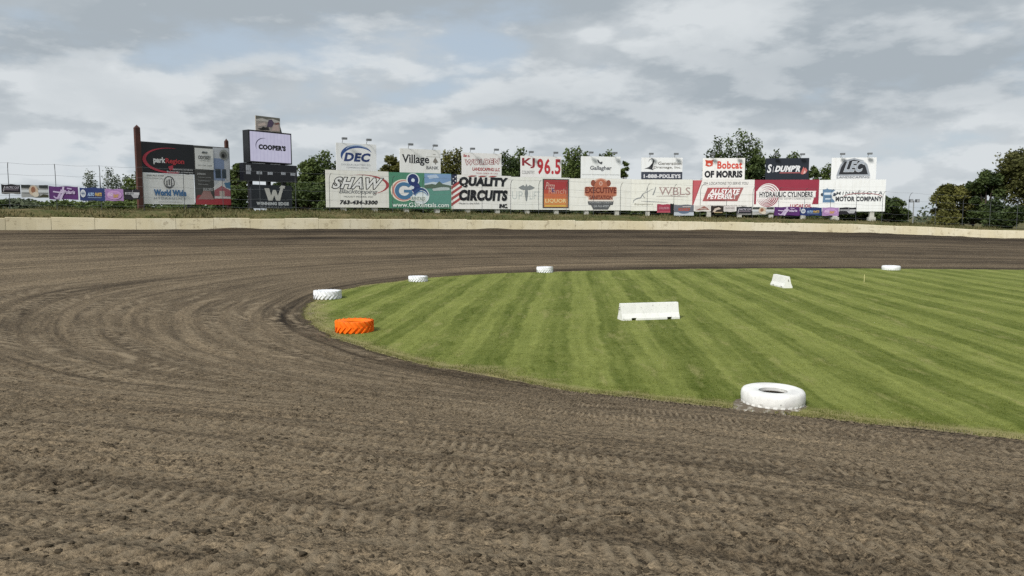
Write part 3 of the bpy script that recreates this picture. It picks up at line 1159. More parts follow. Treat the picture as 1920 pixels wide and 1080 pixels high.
# 7 red slanted block
B = LB[6]
B.shapes('emblem', [([(0.0, 0.16), (0.012, 0.16), (0.155, 0.985), (0.0, 0.985)], 'a3474d'), ([(0.02, 0.30), (0.03, 0.30), (0.135, 0.985), (0.02, 0.985)], 'bb5a60'),
                    ([(0.165, 0.315), (0.73, 0.315), (0.825, 0.75), (0.245, 0.75)], 'aa5658'), ([(0.50, 0.315), (0.73, 0.315), (0.825, 0.75), (0.595, 0.75)], 'a0605f'),
                    (rect(0.26, 0.33, 0.53, 0.355), '6f4444')])
B.text('20+ LOCATIONS TO SERVE YOU', 0.17, 0.845, 0.90, 0.93, '858584', 0.12, 0.015)
B.text('ALLSTATE', 0.27, 0.545, 0.775, 0.71, 'efecec', 0.3, 0.04, 1.05)
B.text('PETERBILT', 0.235, 0.385, 0.735, 0.545, 'efecec', 0.3, 0.04, 1.05)
B.text('allstatepeterbilt.com', 0.25, 0.14, 0.88, 0.205, '96918b', 0.0, 0.0)
# 8 rings
B = LB[7]
rings = [(rect(0.0, 0.645, 1.0, 1.0), '932e42'), (rect(0.0, 0.22, 0.03, 0.645), '932e42'), ([(0.90, 0.22), (1.0, 0.22), (1.0, 0.645), (0.96, 0.645)], '932e42'), (ell(0.215, 0.50, 0.185, 0.385, 40), 'e6e2e1')]
for q in range(6):
    rings.append((swoosh(0.205 - 0.004 * q, 0.50 - 0.012 * q, 0.168 - 0.027 * q, 0.35 - 0.056 * q, 128, -160, 0.02, 0.10 + 0.02 * q, 0.02, 40), ('9a4a56', '8d3a49')[q % 2]))
rings.append((rect(0.06, 0.44, 0.95, 0.635), 'e6e4e2'))
rings.append((swoosh(0.205, 0.50, 0.105, 0.22, 60, -60, 0.02, 0.10, 0.02, 24), 'b98089'))
B.shapes('emblem', rings)
B.text('HYDRAULIC CYLINDERS', 0.08, 0.45, 0.905, 0.62, '3d3e43', 0.0, 0.035, 1.05)
B.text('INC  CUSTOM CYLINDER SOLUTIONS', 0.40, 0.375, 0.885, 0.42, '77757a', 0.0, 0.0)
B.text('LUCAS OIL', 0.56, 0.12, 0.90, 0.225, '9f3244', 0.12, 0.03)
# 9 state map
B = LB[8]
B.shapes('emblem', [(ell(0.055, 0.535, 0.028, 0.055), '3a4350'), (ell(0.235, 0.535, 0.028, 0.055), '3a4350'),
                    ([(0.055, 0.70), (0.11, 0.71), (0.12, 0.75), (0.135, 0.71), (0.25, 0.68), (0.205, 0.60), (0.195, 0.48), (0.20, 0.42), (0.245, 0.33), (0.24, 0.285), (0.06, 0.285), (0.065, 0.46)], '5f7f9e'),
                    (rect(0.08, 0.53, 0.22, 0.60), 'd4dce3'), (rect(0.10, 0.38, 0.19, 0.42), 'c6d2dc'), (rect(0.085, 0.455, 0.21, 0.475), '3a5673')])
B.text('MINNESOTA', 0.26, 0.525, 0.965, 0.63, '5b5f63', 0.15, 0.01, 1.35)
B.text('MOTOR COMPANY', 0.255, 0.32, 0.955, 0.475, '33373d', 0.0, 0.05, 1.08)
B.shapes('stroke', [(swoosh(0.66, 0.44, 0.30, 0.135, 172, 8, 0.0, 0.16, 0.0, 30), '9a5a5f')])

# upper row
UP = [(631, 706, 268, 319), (750, 826, 279, 325.5), (866, 940, 286.5, 330), (976, 1052, 292, 333), (1089, 1163, 293.5, 335), (1202, 1279, 295.5, 336), (1317, 1396, 296.5, 336.5), (1435, 1516, 296.5, 336.5), (1558, 1642, 295.5, 336)]
UPPER = [
    'small white billboard with blue swoosh over three slanted blue letters, left end of upper row',
    'small white billboard with a black serif word and a tiny grey tree',
    'small white billboard with a red-outlined slanting word over red small print',
    'small white billboard with two dark letters and tall red numerals',
    'small white billboard, mostly bare, with a small grey name under a dark leaf mark',
    'small white billboard with a swash numeral above a dark band of white characters',
    'small white billboard with red animal head and bold red and black words',
    'small black billboard with slanted white letters and a red flame',
    'small white billboard with a domed black and grey badge, right end of upper row',
]
UB = []
for i, (x0, x1, yt, yb) in enumerate(UP):
    a, b = row_at(x0), row_at(x1)
    Ym = (a.y + b.y) / 2
    k = min(range(9), key=lambda q: abs((ROW[q][0] + ROW[q + 1][0]) / 2 - (x0 + x1) / 2))
    zlow = LB[k].z0 + LB[k].zt
    # stands on the top edge of the board under it
    zb = max(zlow, LB[min(k + 1, 8)].z0 + LB[min(k + 1, 8)].zt if x1 > ROW[k + 1][0] else 0, LB[max(k - 1, 0)].z0 + LB[max(k - 1, 0)].zt if x0 < ROW[k][0] else 0) + 0.01
    zt = zat(yt, a.y if i < 4 else Ym)
    if i < 3:
        zt = zat(yt + (1.5 if i == 0 else 0.8), Ym)
    B = Board('rooftop_billboard', UPPER[i], 'billboard', a, b, zb, zt, zb, board_mat(['e6e8e9', 'e7e8e6', 'eae9e8', 'eae9e8', 'e9ecec', 'e9ebec', 'edecea', '1b222e', 'e9ebec'][i], False), UPPER_GROUP)
    B.root.name = 'small_billboard'
    for u in (0.2, 0.8):
        B.post(u, 0.2, metal('77797a'), z0=-1.4, z1=B.h - 0.1)
        B.lamp(u + (0.0 if i != 0 else -0.05))
    UB.append(B)
B = UB[0]
B.shapes('emblem', [(swoosh(0.53, 0.50, 0.40, 0.40, 195, 30, 0.02, 0.30, 0.02, 36), '31508a'), (swoosh(0.52, 0.60, 0.33, 0.34, 150, 40, 0.02, 0.16, 0.0, 30), 'a9bbd2')])
B.text('DEC', 0.18, 0.33, 0.86, 0.66, '24396f', 0.25, 0.05, 1.08)
B.text('DOUGLAS ELECTRIC CO', 0.12, 0.185, 0.84, 0.245, 'a7abb2', 0.0, 0.0)
B.text('COMMERCIAL WIRING', 0.24, 0.085, 0.78, 0.135, 'b0b3b8', 0.0, 0.0)
B = UB[1]
B.text('Village', 0.05, 0.30, 0.715, 0.76, '2b2d32', 0.0, 0.025)
B.shapes('serif', [(rect(u - 0.02, v, u + 0.025, v + 0.018), '33353a') for u, v in ((0.07, 0.735), (0.215, 0.735), (0.27, 0.40), (0.325, 0.40), (0.375, 0.40))])
B.text('BANK', 0.64, 0.165, 0.945, 0.30, '77797c', 0.0, 0.02)
B.shapes('emblem', [(rect(0.80, 0.80, 0.88, 0.815), 'a9a9a4'), (rect(0.63, 0.70, 0.98, 0.712), 'b5b4ae'), (rect(0.855, 0.385, 0.875, 0.52), '77716a'),
                    ([(0.80, 0.48), (0.83, 0.58), (0.865, 0.68), (0.90, 0.58), (0.935, 0.48), (0.87, 0.45)], '7f7a72')])
B = UB[2]
B.text('Ben', 0.035, 0.80, 0.13, 0.93, 'a8474a', 0.1, 0.04)
B.text('&', 0.14, 0.80, 0.20, 0.90, 'a8474a', 0.0, 0.0)
B.text('WOLDEN', 0.05, 0.42, 0.95, 0.70, 'e8e2e0', 0.12, 0.02, 1.1, edge='8e2c34', edge_w=0.06, rise=0.35)
B.text('LANDSCAPING LLC', 0.26, 0.20, 0.955, 0.35, 'a83c3e', 0.0, 0.03)
B.text('320-283-9122', 0.35, 0.06, 0.90, 0.125, 'c08080', 0.0, 0.0)
B = UB[3]
B.text('KJ', 0.03, 0.42, 0.345, 0.90, '8b2c36', 0.0, 0.03, 1.05)
B.text('COUNTRY', 0.03, 0.14, 0.34, 0.30, '55565a', 0.0, 0.0)
B.text('96.5', 0.40, 0.14, 0.98, 0.90, 'b8323c', 0.0, 0.03, 1.12)
B = UB[4]
B.text('Gallagher', 0.22, 0.33, 0.78, 0.58, '6b6e72', 0.08, 0.035)
B.shapes('emblem', [([(0.40, 0.85), (0.43, 0.86), (0.47, 0.75), (0.50, 0.66), (0.44, 0.70)], '36393d'), ([(0.48, 0.74), (0.53, 0.78), (0.54, 0.72), (0.52, 0.64), (0.48, 0.66)], '4a4d50'),
                    (rect(0.02, 0.19, 0.98, 0.197), 'b4b4b0')])
B.text('Insurance  Risk Management  Consulting', 0.03, 0.145, 0.97, 0.185, 'a5a8aa', 0.0, 0.0)
B = UB[5]
B.shapes('emblem', [(rect(0.0, 0.0, 1.0, 0.345), '3a3f4c'),
                    (stroke([(0.17, 0.80), (0.20, 0.91), (0.26, 0.95), (0.30, 0.88), (0.27, 0.72), (0.19, 0.56), (0.07, 0.47), (0.14, 0.50), (0.22, 0.48), (0.27, 0.44), (0.33, 0.52)], [0.006, 0.012, 0.022, 0.03, 0.026, 0.016, 0.01, 0.016, 0.022, 0.02, 0.006]), '4b4d52'),
                    (stroke([(0.30, 0.64), (0.35, 0.76)], 0.008), '9a9b9e')])
B.text('Generation', 0.41, 0.66, 0.97, 0.81, '5a554d', 0.0, 0.01)
B.text('Drainage, Inc.', 0.30, 0.47, 0.97, 0.61, '5a554d', 0.0, 0.01)
B.text('1-888-PIXLEYS', 0.06, 0.06, 0.96, 0.235, 'd9dade', 0.0, 0.045, 1.08)
B = UB[6]
B.shapes('emblem', [([(0.05, 0.93), (0.10, 0.90), (0.19, 0.90), (0.26, 0.92), (0.235, 0.82), (0.245, 0.72), (0.20, 0.62), (0.13, 0.60), (0.06, 0.66), (0.075, 0.78)], 'c2452f'),
                    ([(0.10, 0.73), (0.15, 0.77), (0.20, 0.72), (0.16, 0.66)], 'e3dcd8'), ([(0.21, 0.64), (0.24, 0.68), (0.235, 0.63)], 'c2452f')])
B.text('Bobcat', 0.345, 0.50, 0.935, 0.86, 'cf4a38', 0.0, 0.035, 1.08)
B.text('OF MORRIS', 0.045, 0.09, 0.945, 0.42, '1b1c24', 0.0, 0.06, 1.05)
B = UB[7]
B.text('S', 0.03, 0.32, 0.15, 0.72, 'e2e3e6', 0.15, 0.03)
B.text('i', 0.165, 0.34, 0.19, 0.62, 'e2e3e6', 0.1, 0.05)
B.text("DUMP'R", 0.21, 0.36, 0.84, 0.66, 'e2e3e6', 0.28, 0.06, 1.08)
B.shapes('emblem', [([(0.32, 0.30), (0.80, 0.30), (0.81, 0.335), (0.33, 0.335)], 'b96a6c'), ([(0.815, 0.26), (0.835, 0.42), (0.875, 0.60), (0.90, 0.50), (0.925, 0.56), (0.965, 0.42), (0.93, 0.30), (0.87, 0.24)], 'bd6a66'), ([(0.87, 0.28), (0.90, 0.44), (0.93, 0.36), (0.91, 0.28)], 'd9b4b0')])
B = UB[8]
B.shapes('emblem', [([(0.11, 0.13), (0.14, 0.34), (0.20, 0.68), (0.28, 0.88), (0.5, 0.98), (0.70, 0.88), (0.80, 0.68), (0.85, 0.34), (0.88, 0.13)], '9aa0a8'),
                    ([(0.17, 0.24), (0.22, 0.58), (0.29, 0.80), (0.5, 0.90), (0.69, 0.80), (0.77, 0.56), (0.82, 0.24)], '23262c'),
                    (rect(0.11, 0.05, 0.88, 0.17), 'd3d6da')])
B.text('LEC', 0.27, 0.34, 0.75, 0.84, '9ea6b0', 0.3, 0.03, edge='d6dade', edge_w=0.02)
B.text('LANDSCAPING', 0.13, 0.065, 0.86, 0.155, '5b6068', 0.1, 0.01)

# ------------------------------------------------------------------ two-post sign at the left
P0, P1 = at(265, 320, 85.0), at(431, 325, 93.0)
zt = (zat(264, 85.0) + zat(277.5, 93.0)) / 2
zb = (zat(382, 85.0) + zat(384.5, 93.0)) / 2
B = Board('sponsor_sign', 'wide sign of black, white and grey panels between two red-brown posts', 'sign', P0, P1, zb, zt, 5.0, None)
M_SB = paint('14161d', 0.45, 0.15)
mb = MB()
mb.box(-B.w / 2, 0.075 * B.w, -B.t / 2, B.t / 2, B.zb + 0.505 * B.h, B.zt, M_SB)
PN1 = mb.build('panel', B.root)
mb = MB()
mb.box(-B.w / 2, 0.065 * B.w, -B.t / 2, B.t / 2, B.zb, B.zb + 0.50 * B.h, board_mat('f0f0ee', False))
PN2 = mb.build('panel', B.root)
mb = MB()
mb.box(0.078 * B.w, B.w / 2, -B.t / 2, B.t / 2, B.zb, B.zt - 0.02, paint('4a4a49', 0.5, 0.1))
B.panel = PN3 = mb.build('panel', B.root)
B.shapes('photo', [(rect(0.80, 0.0, 0.995, 0.985), 'c9cdd4'), (rect(0.80, 0.42, 0.93, 0.80), '8a9bbb'), (rect(0.82, 0.46, 0.885, 0.62), '3c464f'), (rect(0.905, 0.46, 0.95, 0.62), '46505a'),
                   ([(0.79, 0.30), (0.87, 0.42), (0.995, 0.34), (0.995, 0.22), (0.80, 0.22)], 'e0dfe0'), ([(0.92, 0.38), (0.995, 0.40), (0.995, 0.28), (0.94, 0.30)], '5c86a8'),
                   ([(0.80, 0.15), (0.80, 0.25), (0.89, 0.33), (0.995, 0.25), (0.995, 0.15)], 'b06a72'), (rect(0.86, 0.14, 0.92, 0.24), 'c8bdb6'), (rect(0.80, 0.11, 0.995, 0.145), 'dad6d6'),
                   (ell(0.93, 0.87, 0.055, 0.09), 'a3a6a3'), (ell(0.925, 0.86, 0.04, 0.065), '6e706e'), (ell(0.92, 0.85, 0.018, 0.035), '2b2c2c')])
B.shapes('band', [(rect(0.575, 0.0, 0.995, 0.105), 'b2404a'), (ell(0.62, 0.115, 0.035, 0.05), 'a8434a'), ([(0.60, 0.09), (0.64, 0.16), (0.67, 0.24), (0.75, 0.23), (0.79, 0.09)], 'a8827e')])
PN4 = B.shapes('small_panel', [(rect(0.585, 0.60, 0.80, 0.955), 'e2e3e0')], B.root)
B.panel = PN1
B.shapes('emblem', [(swoosh(0.32, 0.72, 0.29, 0.20, 80, 285, 0.02, 0.13, 0.14, 44), 'b23648'), ([(0.28, 0.615), (0.335, 0.645), (0.335, 0.555), (0.315, 0.57), (0.30, 0.545)], 'b23648')])
B.text('park', 0.125, 0.645, 0.255, 0.765, 'dedfe0', 0.0, 0.04)
B.text('Region', 0.255, 0.645, 0.46, 0.755, 'b5393f', 0.0, 0.03)
B.text('telecommunications', 0.33, 0.565, 0.555, 0.595, 'c7c8ca', 0.0, 0.01)
B.text('Beyond the connection', 0.265, 0.515, 0.555, 0.55, 'd2d3d5', 0.0, 0.01)
B.panel = PN2
B.shapes('emblem', [(swoosh(0.285, 0.36, 0.055, 0.095, 0, 359.9, 0.15, 0.15, 0.15, 40), '3c3f45'), (rect(0.255, 0.31, 0.265, 0.39), '3c3f45'), (rect(0.28, 0.315, 0.29, 0.415), '3c3f45'), (rect(0.305, 0.31, 0.315, 0.42), '3c3f45'), (swoosh(0.285, 0.33, 0.03, 0.05, 190, 350, 0.3, 0.3, 0.3, 20), '3c3f45')])
B.text('World Wide', 0.115, 0.135, 0.47, 0.24, '3f6f9f', 0.0, 0.06, 1.05)
B.text('HYDRAULICS', 0.115, 0.075, 0.46, 0.115, '7d858c', 0.0, 0.0, 1.3)
B.text('320-763-3100', 0.05, 0.45, 0.23, 0.475, '55585c', 0.0, 0.02)
B.text('ALEXANDRIA, MN', 0.05, 0.41, 0.21, 0.43, '85888c', 0.0, 0.0)
B.text('www.worldwide.com', 0.16, 0.03, 0.42, 0.05, '8a8d90', 0.0, 0.0)
B.panel = PN4
B.text('ODYSSEY', 0.62, 0.77, 0.77, 0.83, '4b5052', 0.0, 0.03)
B.text('HOMES, INC', 0.64, 0.735, 0.755, 0.755, '85888a', 0.0, 0.0)
B.text('320-759-2000', 0.61, 0.655, 0.775, 0.675, '6c7072', 0.0, 0.0)
B.shapes('emblem', [(ell(0.685, 0.885, 0.022, 0.018), '5b6062'), (ell(0.715, 0.885, 0.018, 0.018), '7b8082')])
B.panel = PN3
B.text('DESIGN', 0.60, 0.505, 0.695, 0.535, 'b9babb', 0.0, 0.02)
for q, (a_, v_) in enumerate((('Custom homes', 0.455), ('Lake homes', 0.395), ('Remodels', 0.335))):
    B.text(a_, 0.61, v_, 0.61 + 0.15 - 0.02 * q, v_ + 0.022, 'a9aaab', 0.0, 0.0)
B.text('BUILDERS', 0.66, 0.235, 0.775, 0.285, 'b5b6b7', 0.1, 0.02)
for u, top, z1 in ((-0.012, 240, None), (0.985, 265, None)):
    d = 85.0 if u < 0.5 else 93.0
    mb = MB()
    x = (u - 0.5) * B.w
    z1 = zat(top, d) - B.z0
    y0, y1 = (-0.24, 0.24) if u < 0.5 else (B.t / 2 + 0.003, B.t / 2 + 0.45)
    xa, xb = (x - 0.42, -B.w / 2 - 0.004) if u < 0.5 else (x - 0.17, x + 0.17)
    xm = (xa + xb) / 2
    mb.box(xa, xb, y0, y1, -0.5, z1, M_RUST)
    ym = (y0 + y1) / 2
    mb.add([(xa, y0, z1), (xb, y0, z1), (xb, y1, z1), (xa, y1, z1), (xm, ym, z1 + 0.35)], [(0, 1, 4), (1, 2, 4), (2, 3, 4), (3, 0, 4)], M_RUST)
    mb.build('post', B.root)
mb = MB()
mb.box(-0.08, 0.24, B.t / 2 + 0.003, B.t / 2 + 0.3, -0.5, B.zt - 0.8, M_BLACK)
mb.build('post', B.root)

# ------------------------------------------------------------------ scoreboard with its screen
P0, P1 = at(469, 300, 91.0), at(546, 300, 95.6)
B = Board('scoreboard', 'tall black scoreboard with lit lavender screen on top and dark sign with white letter below', 'scoreboard', P0, P1, (zat(303.5, 91) + zat(306, 95.6)) / 2, (zat(245, 91) + zat(252, 95.6)) / 2, 4.9, None)
W_, zb_, zt_ = B.w, B.zb, B.zt
mb = MB()
mb.box(-W_ / 2 - 0.12, W_ / 2 + 0.12, 0.0, 1.25, zb_ - 0.1, zt_ + 0.12, M_BLACK)
mb.build('screen_cabinet', B.root)
B.t = 0.0
M_SCR = mat_screen()
mb = MB()
mb.box(-W_ / 2 + 0.05, W_ / 2 - 0.05, -0.03, -0.004, zb_ + 0.05, zt_ - 0.05, M_SCR)
B.panel = mb.build('screen', B.root)
B.lay = 0.035
B.text("COOPER'S", 0.20, 0.41, 0.87, 0.59, '121118', 0.05, 0.075, 1.1)
B.shapes('emblem', [(swoosh(0.34, 0.52, 0.20, 0.27, 80, 200, 0.02, 0.10, 0.02, 26), '3c3a5e')])
for q in range(3):
    pass
# dark score panel
d1 = (P1 - P0).normalized()
sx0, sx1 = -W_ / 2 - 1.0, W_ / 2 + 0.75
z1_ = (zat(305, 90.6) + zat(311, 96)) / 2 - B.z0
z0_ = (zat(338, 90.6) + zat(343, 96)) / 2 - B.z0
z1_ = min(z1_, zb_ - 0.12)
mb = MB()
mb.box(sx0, sx1, -0.10, 0.75, z0_, z1_, paint('10121b', 0.35, 0.2))
mb.build('score_panel', B.root)
M_DIG = paint('b9bcc4', 0.5, 0.1)
hh = z1_ - z0_
for u, v, w in ((0.085, 0.80, 0.6), (0.09, 0.64, 0.7), (0.085, 0.45, 0.6), (0.28, 0.47, 0.75), (0.48, 0.47, 0.7), (0.73, 0.50, 0.65), (0.92, 0.48, 0.75)):
    mb = MB()
    x = sx0 + u * (sx1 - sx0)
    z = z0_ + v * hh
    for q in (-1, 0, 1):
        mb.box(x + q * w * 0.34 - w * 0.15, x + q * w * 0.34 + w * 0.15, -0.125, -0.103, z - 0.17, z + 0.17, M_DIG)
    mb.build('score_digits', B.root)
# lower sign
bx0, bx1 = -W_ / 2 - 0.05, W_ / 2 - 0.1
b0, b1 = (zat(391, 93)) - B.z0, (zat(347, 93)) - B.z0
mb = MB()
mb.box(bx0, bx1, -0.08, 0.30, b0, b1, paint('272c33', 0.6, 0.2))
B.panel = mb.build('base_panel', B.root)
B.zb, B.h = b0, b1 - b0
B.w = bx1 - bx0
B.t = 0.16
B.lay = 0.006
B.shapes('emblem', [([(0.30, 0.86), (0.42, 0.86), (0.46, 0.55), (0.51, 0.80), (0.58, 0.80), (0.63, 0.55), (0.70, 0.90), (0.66, 0.88), (0.72, 1.0), (0.82, 0.98), (0.80, 0.86), (0.77, 0.88), (0.68, 0.34), (0.58, 0.34), (0.54, 0.56), (0.49, 0.34), (0.39, 0.34)], 'd9d6cf')])
B.text('WINNING EDGE', 0.10, 0.14, 0.90, 0.28, 'd6d8da', 0.0, 0.06, 1.08)
B.text('GRAPHICS', 0.20, 0.03, 0.80, 0.09, 'a4a8ac', 0.0, 0.0, 1.5)
# photo panel on top
B.t, B.lay = 0.0, 0.10
p0_, p1_ = -W_ / 2 + 0.9, -W_ / 2 + 4.3
q0, q1 = zt_ + 0.125, zat(219, 93) - B.z0
mb = MB()
mb.box(p0_, p1_, -0.09, 0.05, q0, q1, paint('a8a095', 0.5, 0.2))
B.panel = mb.build('photo_panel', B.root)
B.w, B.zb, B.h = (p1_ - p0_), q0, q1 - q0
off = (p0_ + p1_) / 2
sh = B.shapes('photo', [(rect(0, 0.0, 1, 0.99), 'b3a8a2'), (rect(0, 0.74, 1, 0.99), '77756c'), ([(0.0, 0.74), (0.25, 0.86), (0.45, 0.78), (0.7, 0.9), (1.0, 0.76), (1.0, 0.66), (0.0, 0.64)], 'd2ccc6'),
                        ([(0.05, 0.12), (0.5, 0.30), (0.55, 0.08), (0.2, 0.02)], '2f2a28'), ([(0.06, 0.42), (0.36, 0.58), (0.42, 0.40), (0.10, 0.28)], 'dcc8bf'), ([(0.44, 0.30), (0.52, 0.78), (0.66, 0.84), (0.74, 0.60), (0.64, 0.30)], '5a4a66'),
                        ([(0.62, 0.06), (0.72, 0.46), (0.92, 0.52), (0.98, 0.10)], 'd3b9b3'), ([(0.76, 0.60), (0.95, 0.70), (0.97, 0.56), (0.80, 0.50)], '8a5f58'), (ell(0.30, 0.18, 0.06, 0.10), '141312')])
sh.location.x = off
mb = MB()
mb.add([(p1_ - 0.3, 0.06, q0), (p1_ + 0.35, 0.06, q0), (p1_ - 0.05, 0.06, q1 - 0.4), (p1_ - 0.3, 0.9, q0), (p1_ + 0.35, 0.9, q0), (p1_ - 0.05, 0.5, q1 - 0.4)], [(0, 1, 2), (5, 4, 3), (0, 3, 4, 1), (1, 4, 5, 2), (2, 5, 3, 0)], M_BLACK)
mb.build('bracket', B.root)
for x in (-W_ / 2 + 0.5, 0.15, W_ / 2 - 0.6):
    mb = MB()
    mb.box(x - 0.22, x + 0.22, 0.76, 1.20, -0.6, zb_ - 0.1, metal('2c2d30'))
    mb.build('post', B.root)

# ------------------------------------------------------------------ catch fence on the berm
FOFF = 4.0


def fence_pts():
    L = []
    t0, t1 = 0.35, 8.6
    m = (TD > t0) & (TD < t1)
    Q = (OUT + OUTN * FOFF)[m]
    cz = RD[m, 4] + WALL_H + crest(Q[:, 0])
    s = np.concatenate([[0], np.cumsum(np.linalg.norm(np.diff(Q, axis=0), axis=1))])
    ss = np.arange(0.5, s[-1], 3.95)
    return [(Vector((np.interp(w, s, Q[:, 0]), np.interp(w, s, Q[:, 1]), np.interp(w, s, cz))), Vector((-np.interp(w, s, OUTN[m, 0]), -np.interp(w, s, OUTN[m, 1]), 0))) for w in ss]


FP = fence_pts()
fr = empty('catch_fence', FP[len(FP) // 2][0])
tag(fr, 'tall thin wire catch fence on dark bent-top posts along the berm behind the wall', 'fence')
M_POST, M_WIRE = metal('55585b', 0.6), metal('7a7e82', 0.5)
o0 = fr.location
tops = []
for p, inn in FP:
    h = 4.35
    mb = MB()
    q = p - o0
    mb.tube([q + Vector((0, 0, -0.5)), q + Vector((0, 0, h - 0.6)), q + inn * 0.12 + Vector((0, 0, h - 0.3)), q + inn * 0.40 + Vector((0, 0, h)), q + inn * 0.85 + Vector((0, 0, h + 0.12))], 0.030, M_POST, 6)
    mb.build('post', fr)
for hz, inset in ((4.45, 0.8), (3.4, 0.03), (2.45, 0.07), (1.35, 0.07), (0.45, 0.07)):
    mb = MB()
    pts = []
    for a, b in zip(FP[:-1], FP[1:]):
        for f in (0, 0.5):
            p = a[0].lerp(b[0], f) - o0
            pts.append(p + a[1] * inset + Vector((0, 0, hz - (0.10 if f else 0))))
    mb.tube(pts, 0.009, M_WIRE, 4)
    mb.build('cable', fr)


def banner(x0, x1, yt, yb, base, label, draw=None, ripple=0.05):
    p0, t0 = plan_point(x0, yt, FOFF - 0.13)
    p1, t1 = plan_point(x1, yt, FOFF - 0.13)
    Ym = (p0.y + p1.y) / 2
    zt, zb = zat(yt, Ym), zat(yb, Ym)
    B = Board('fence_banner', label, 'banner', p0, p1, zb, zt, zb, None, 'advertising banners tied to the catch fence', t=0.02)
    n = 12
    mb = MB()
    rnd = random.Random(int(x0) + 7)
    ph = rnd.random() * 6
    vs, fs = [], []
    for i in range(n + 1):
        f = i / n
        for j in range(2):
            sag = 0.06 * math.sin(f * math.pi * 3 + ph) * (1 if j else 0.8)
            y = 0.03 * math.sin(f * 9 + ph)
            vs.append(((f - 0.5) * B.w, y * 0.3, (B.h if j else 0) + sag * 0.6))
    for i in range(n):
        fs.append((2 * i, 2 * i + 2, 2 * i + 3, 2 * i + 1))
    k = len(vs)
    vs2 = [(x, y + 0.012, z) for x, y, z in vs]
    fs2 = [tuple(q + k for q in f[::-1]) for f in fs]
    mb.add(vs + vs2, fs + fs2, paint(base, 0.5, 0.15))
    B.panel = mb.build('cloth', B.root)
    B.lay = 0.02
    if draw:
        draw(B)
    return B


def d_black(B):
    B.shapes('emblem', [(stroke([(0.10, 0.25), (0.13, 0.55), (0.18, 0.80)], 0.04), 'c9c9cc'), (rect(0.02, 0.06, 0.96, 0.14), 'b5b3ae'), (rect(0.06, 0.40, 0.9, 0.47), '8b7f8b')])
    B.text('ARCTIC CAT', 0.20, 0.55, 0.94, 0.80, 'b9b4bf', 0.1, 0.03)


def d_photo(B):
    B.shapes('photo', [(rect(0, 0.78, 0.34, 1.0), '2c3232'), (rect(0.66, 0.78, 1.0, 1.0), '2c3232'), (rect(0.0, 0.40, 1.0, 0.62), 'ccd0d2'), (ell(0.45, 0.55, 0.17, 0.42), 'c9b7a2'), (ell(0.44, 0.62, 0.08, 0.25), '96684f'),
                       ([(0.60, 0.0), (1.0, 0.0), (1.0, 0.22), (0.8, 0.28)], '3d3d28'), (ell(0.52, 0.25, 0.12, 0.2), 'd6cdbd')])


def d_purple(B):
    B.shapes('emblem', [(swoosh(0.27, 0.35, 0.12, 0.26, 200, 380, 0.3, 0.5, 0.3, 20), 'b9a6c9'), (stroke([(0.38, 0.0), (0.46, 0.4), (0.50, 0.98)], 0.07), 'c9bad5'), (stroke([(0.27, 0.05), (0.36, 0.4), (0.44, 0.75)], 0.06), 'c2b1cf'),
                        (stroke([(0.62, 0.86), (0.78, 0.80)], 0.05), 'b9a6c9'), (stroke([(0.14, 0.60), (0.3, 0.55), (0.5, 0.52)], 0.05), 'c9bad5')])
    B.text('Polaris', 0.50, 0.42, 0.90, 0.72, 'c9bad5', 0.1, 0.04)


def d_blue(B):
    B.shapes('emblem', [(ell(0.13, 0.55, 0.105, 0.30), 'd3d6dc'), (ell(0.13, 0.55, 0.075, 0.20), 'b9c0cc'), (rect(0.31, 0.20, 0.86, 0.24), '8fa3c4')])
    B.text('NAPA', 0.06, 0.48, 0.20, 0.62, '5a6a8a', 0, 0.03)
    B.text('AUTO', 0.30, 0.34, 0.58, 0.62, 'a9c4e4', 0.1, 0.04)
    B.text('PARTS', 0.60, 0.34, 0.88, 0.62, 'd0b060', 0.1, 0.04)


def d_pink(B):
    B.shapes('emblem', [(ell(0.50, 0.48, 0.40, 0.36), 'c79ccc'), (ell(0.50, 0.48, 0.35, 0.29), 'b48abb')])
    B.text('RACE', 0.16, 0.40, 0.42, 0.68, 'ddc8dd', 0.1, 0.03)
    B.text('DAY', 0.44, 0.26, 0.76, 0.56, 'c9a050', 0.1, 0.06, edge='7a3f3a', edge_w=0.03)


def d_wing(B):
    B.shapes('emblem', [(rect(0.06, 0.50, 0.96, 0.72), 'bcbcc0'), ([(0.42, 0.50), (0.94, 0.50), (0.86, 0.16), (0.58, 0.14), (0.5, 0.3)], 'a9a9ae'), (stroke([(0.52, 0.72), (0.56, 0.95)], 0.03), '9d9da2')])
    B.text('SERVICE', 0.10, 0.53, 0.60, 0.69, '4a4a50', 0.1, 0.02)


LEFT_B = [(2, 37.5, 346, 363.5, '1f1b22', 'black banner with pale slanted letters, at the left edge of the photo', d_black), (39, 90, 347, 370.5, 'a8aaa9', 'grey photo banner with a tan figure, next to black one on left fence', d_photo),
          (91, 146, 349.5, 374, '5c2f6e', 'purple banner with big pale scrawled letters on the left fence', d_purple), (149, 196, 352, 376, '28386f', 'navy blue banner with white disc on the left fence, beside the purple one', d_blue),
          (196.5, 231, 354.5, 376.5, 'a47fb2', 'lilac banner with yellow letters on the left fence', d_pink), (232.5, 262, 355.5, 374, '1f1d25', 'black banner with silver winged badge beside the red-brown sign post', d_wing)]
for a in LEFT_B:
    banner(*a)


def d_red(B):
    B.shapes('band', [(rect(0.0, 0.0, 1.0, 0.12), 'c0606c')])
    B.text('COLLISION', 0.15, 0.40, 0.90, 0.68, 'c99aa4', 0, 0.02)


def d_grey(B):
    B.shapes('emblem', [(rect(0.0, 0.02, 1.0, 0.32), 'bdc4cc'), (ell(0.50, 0.42, 0.30, 0.24), '5d6f86'), (rect(0.42, 0.78, 0.86, 0.86), 'c4bcba')])
    B.text('ROUNDUP', 0.22, 0.42, 0.80, 0.72, 'b0563f', 0, 0.05)


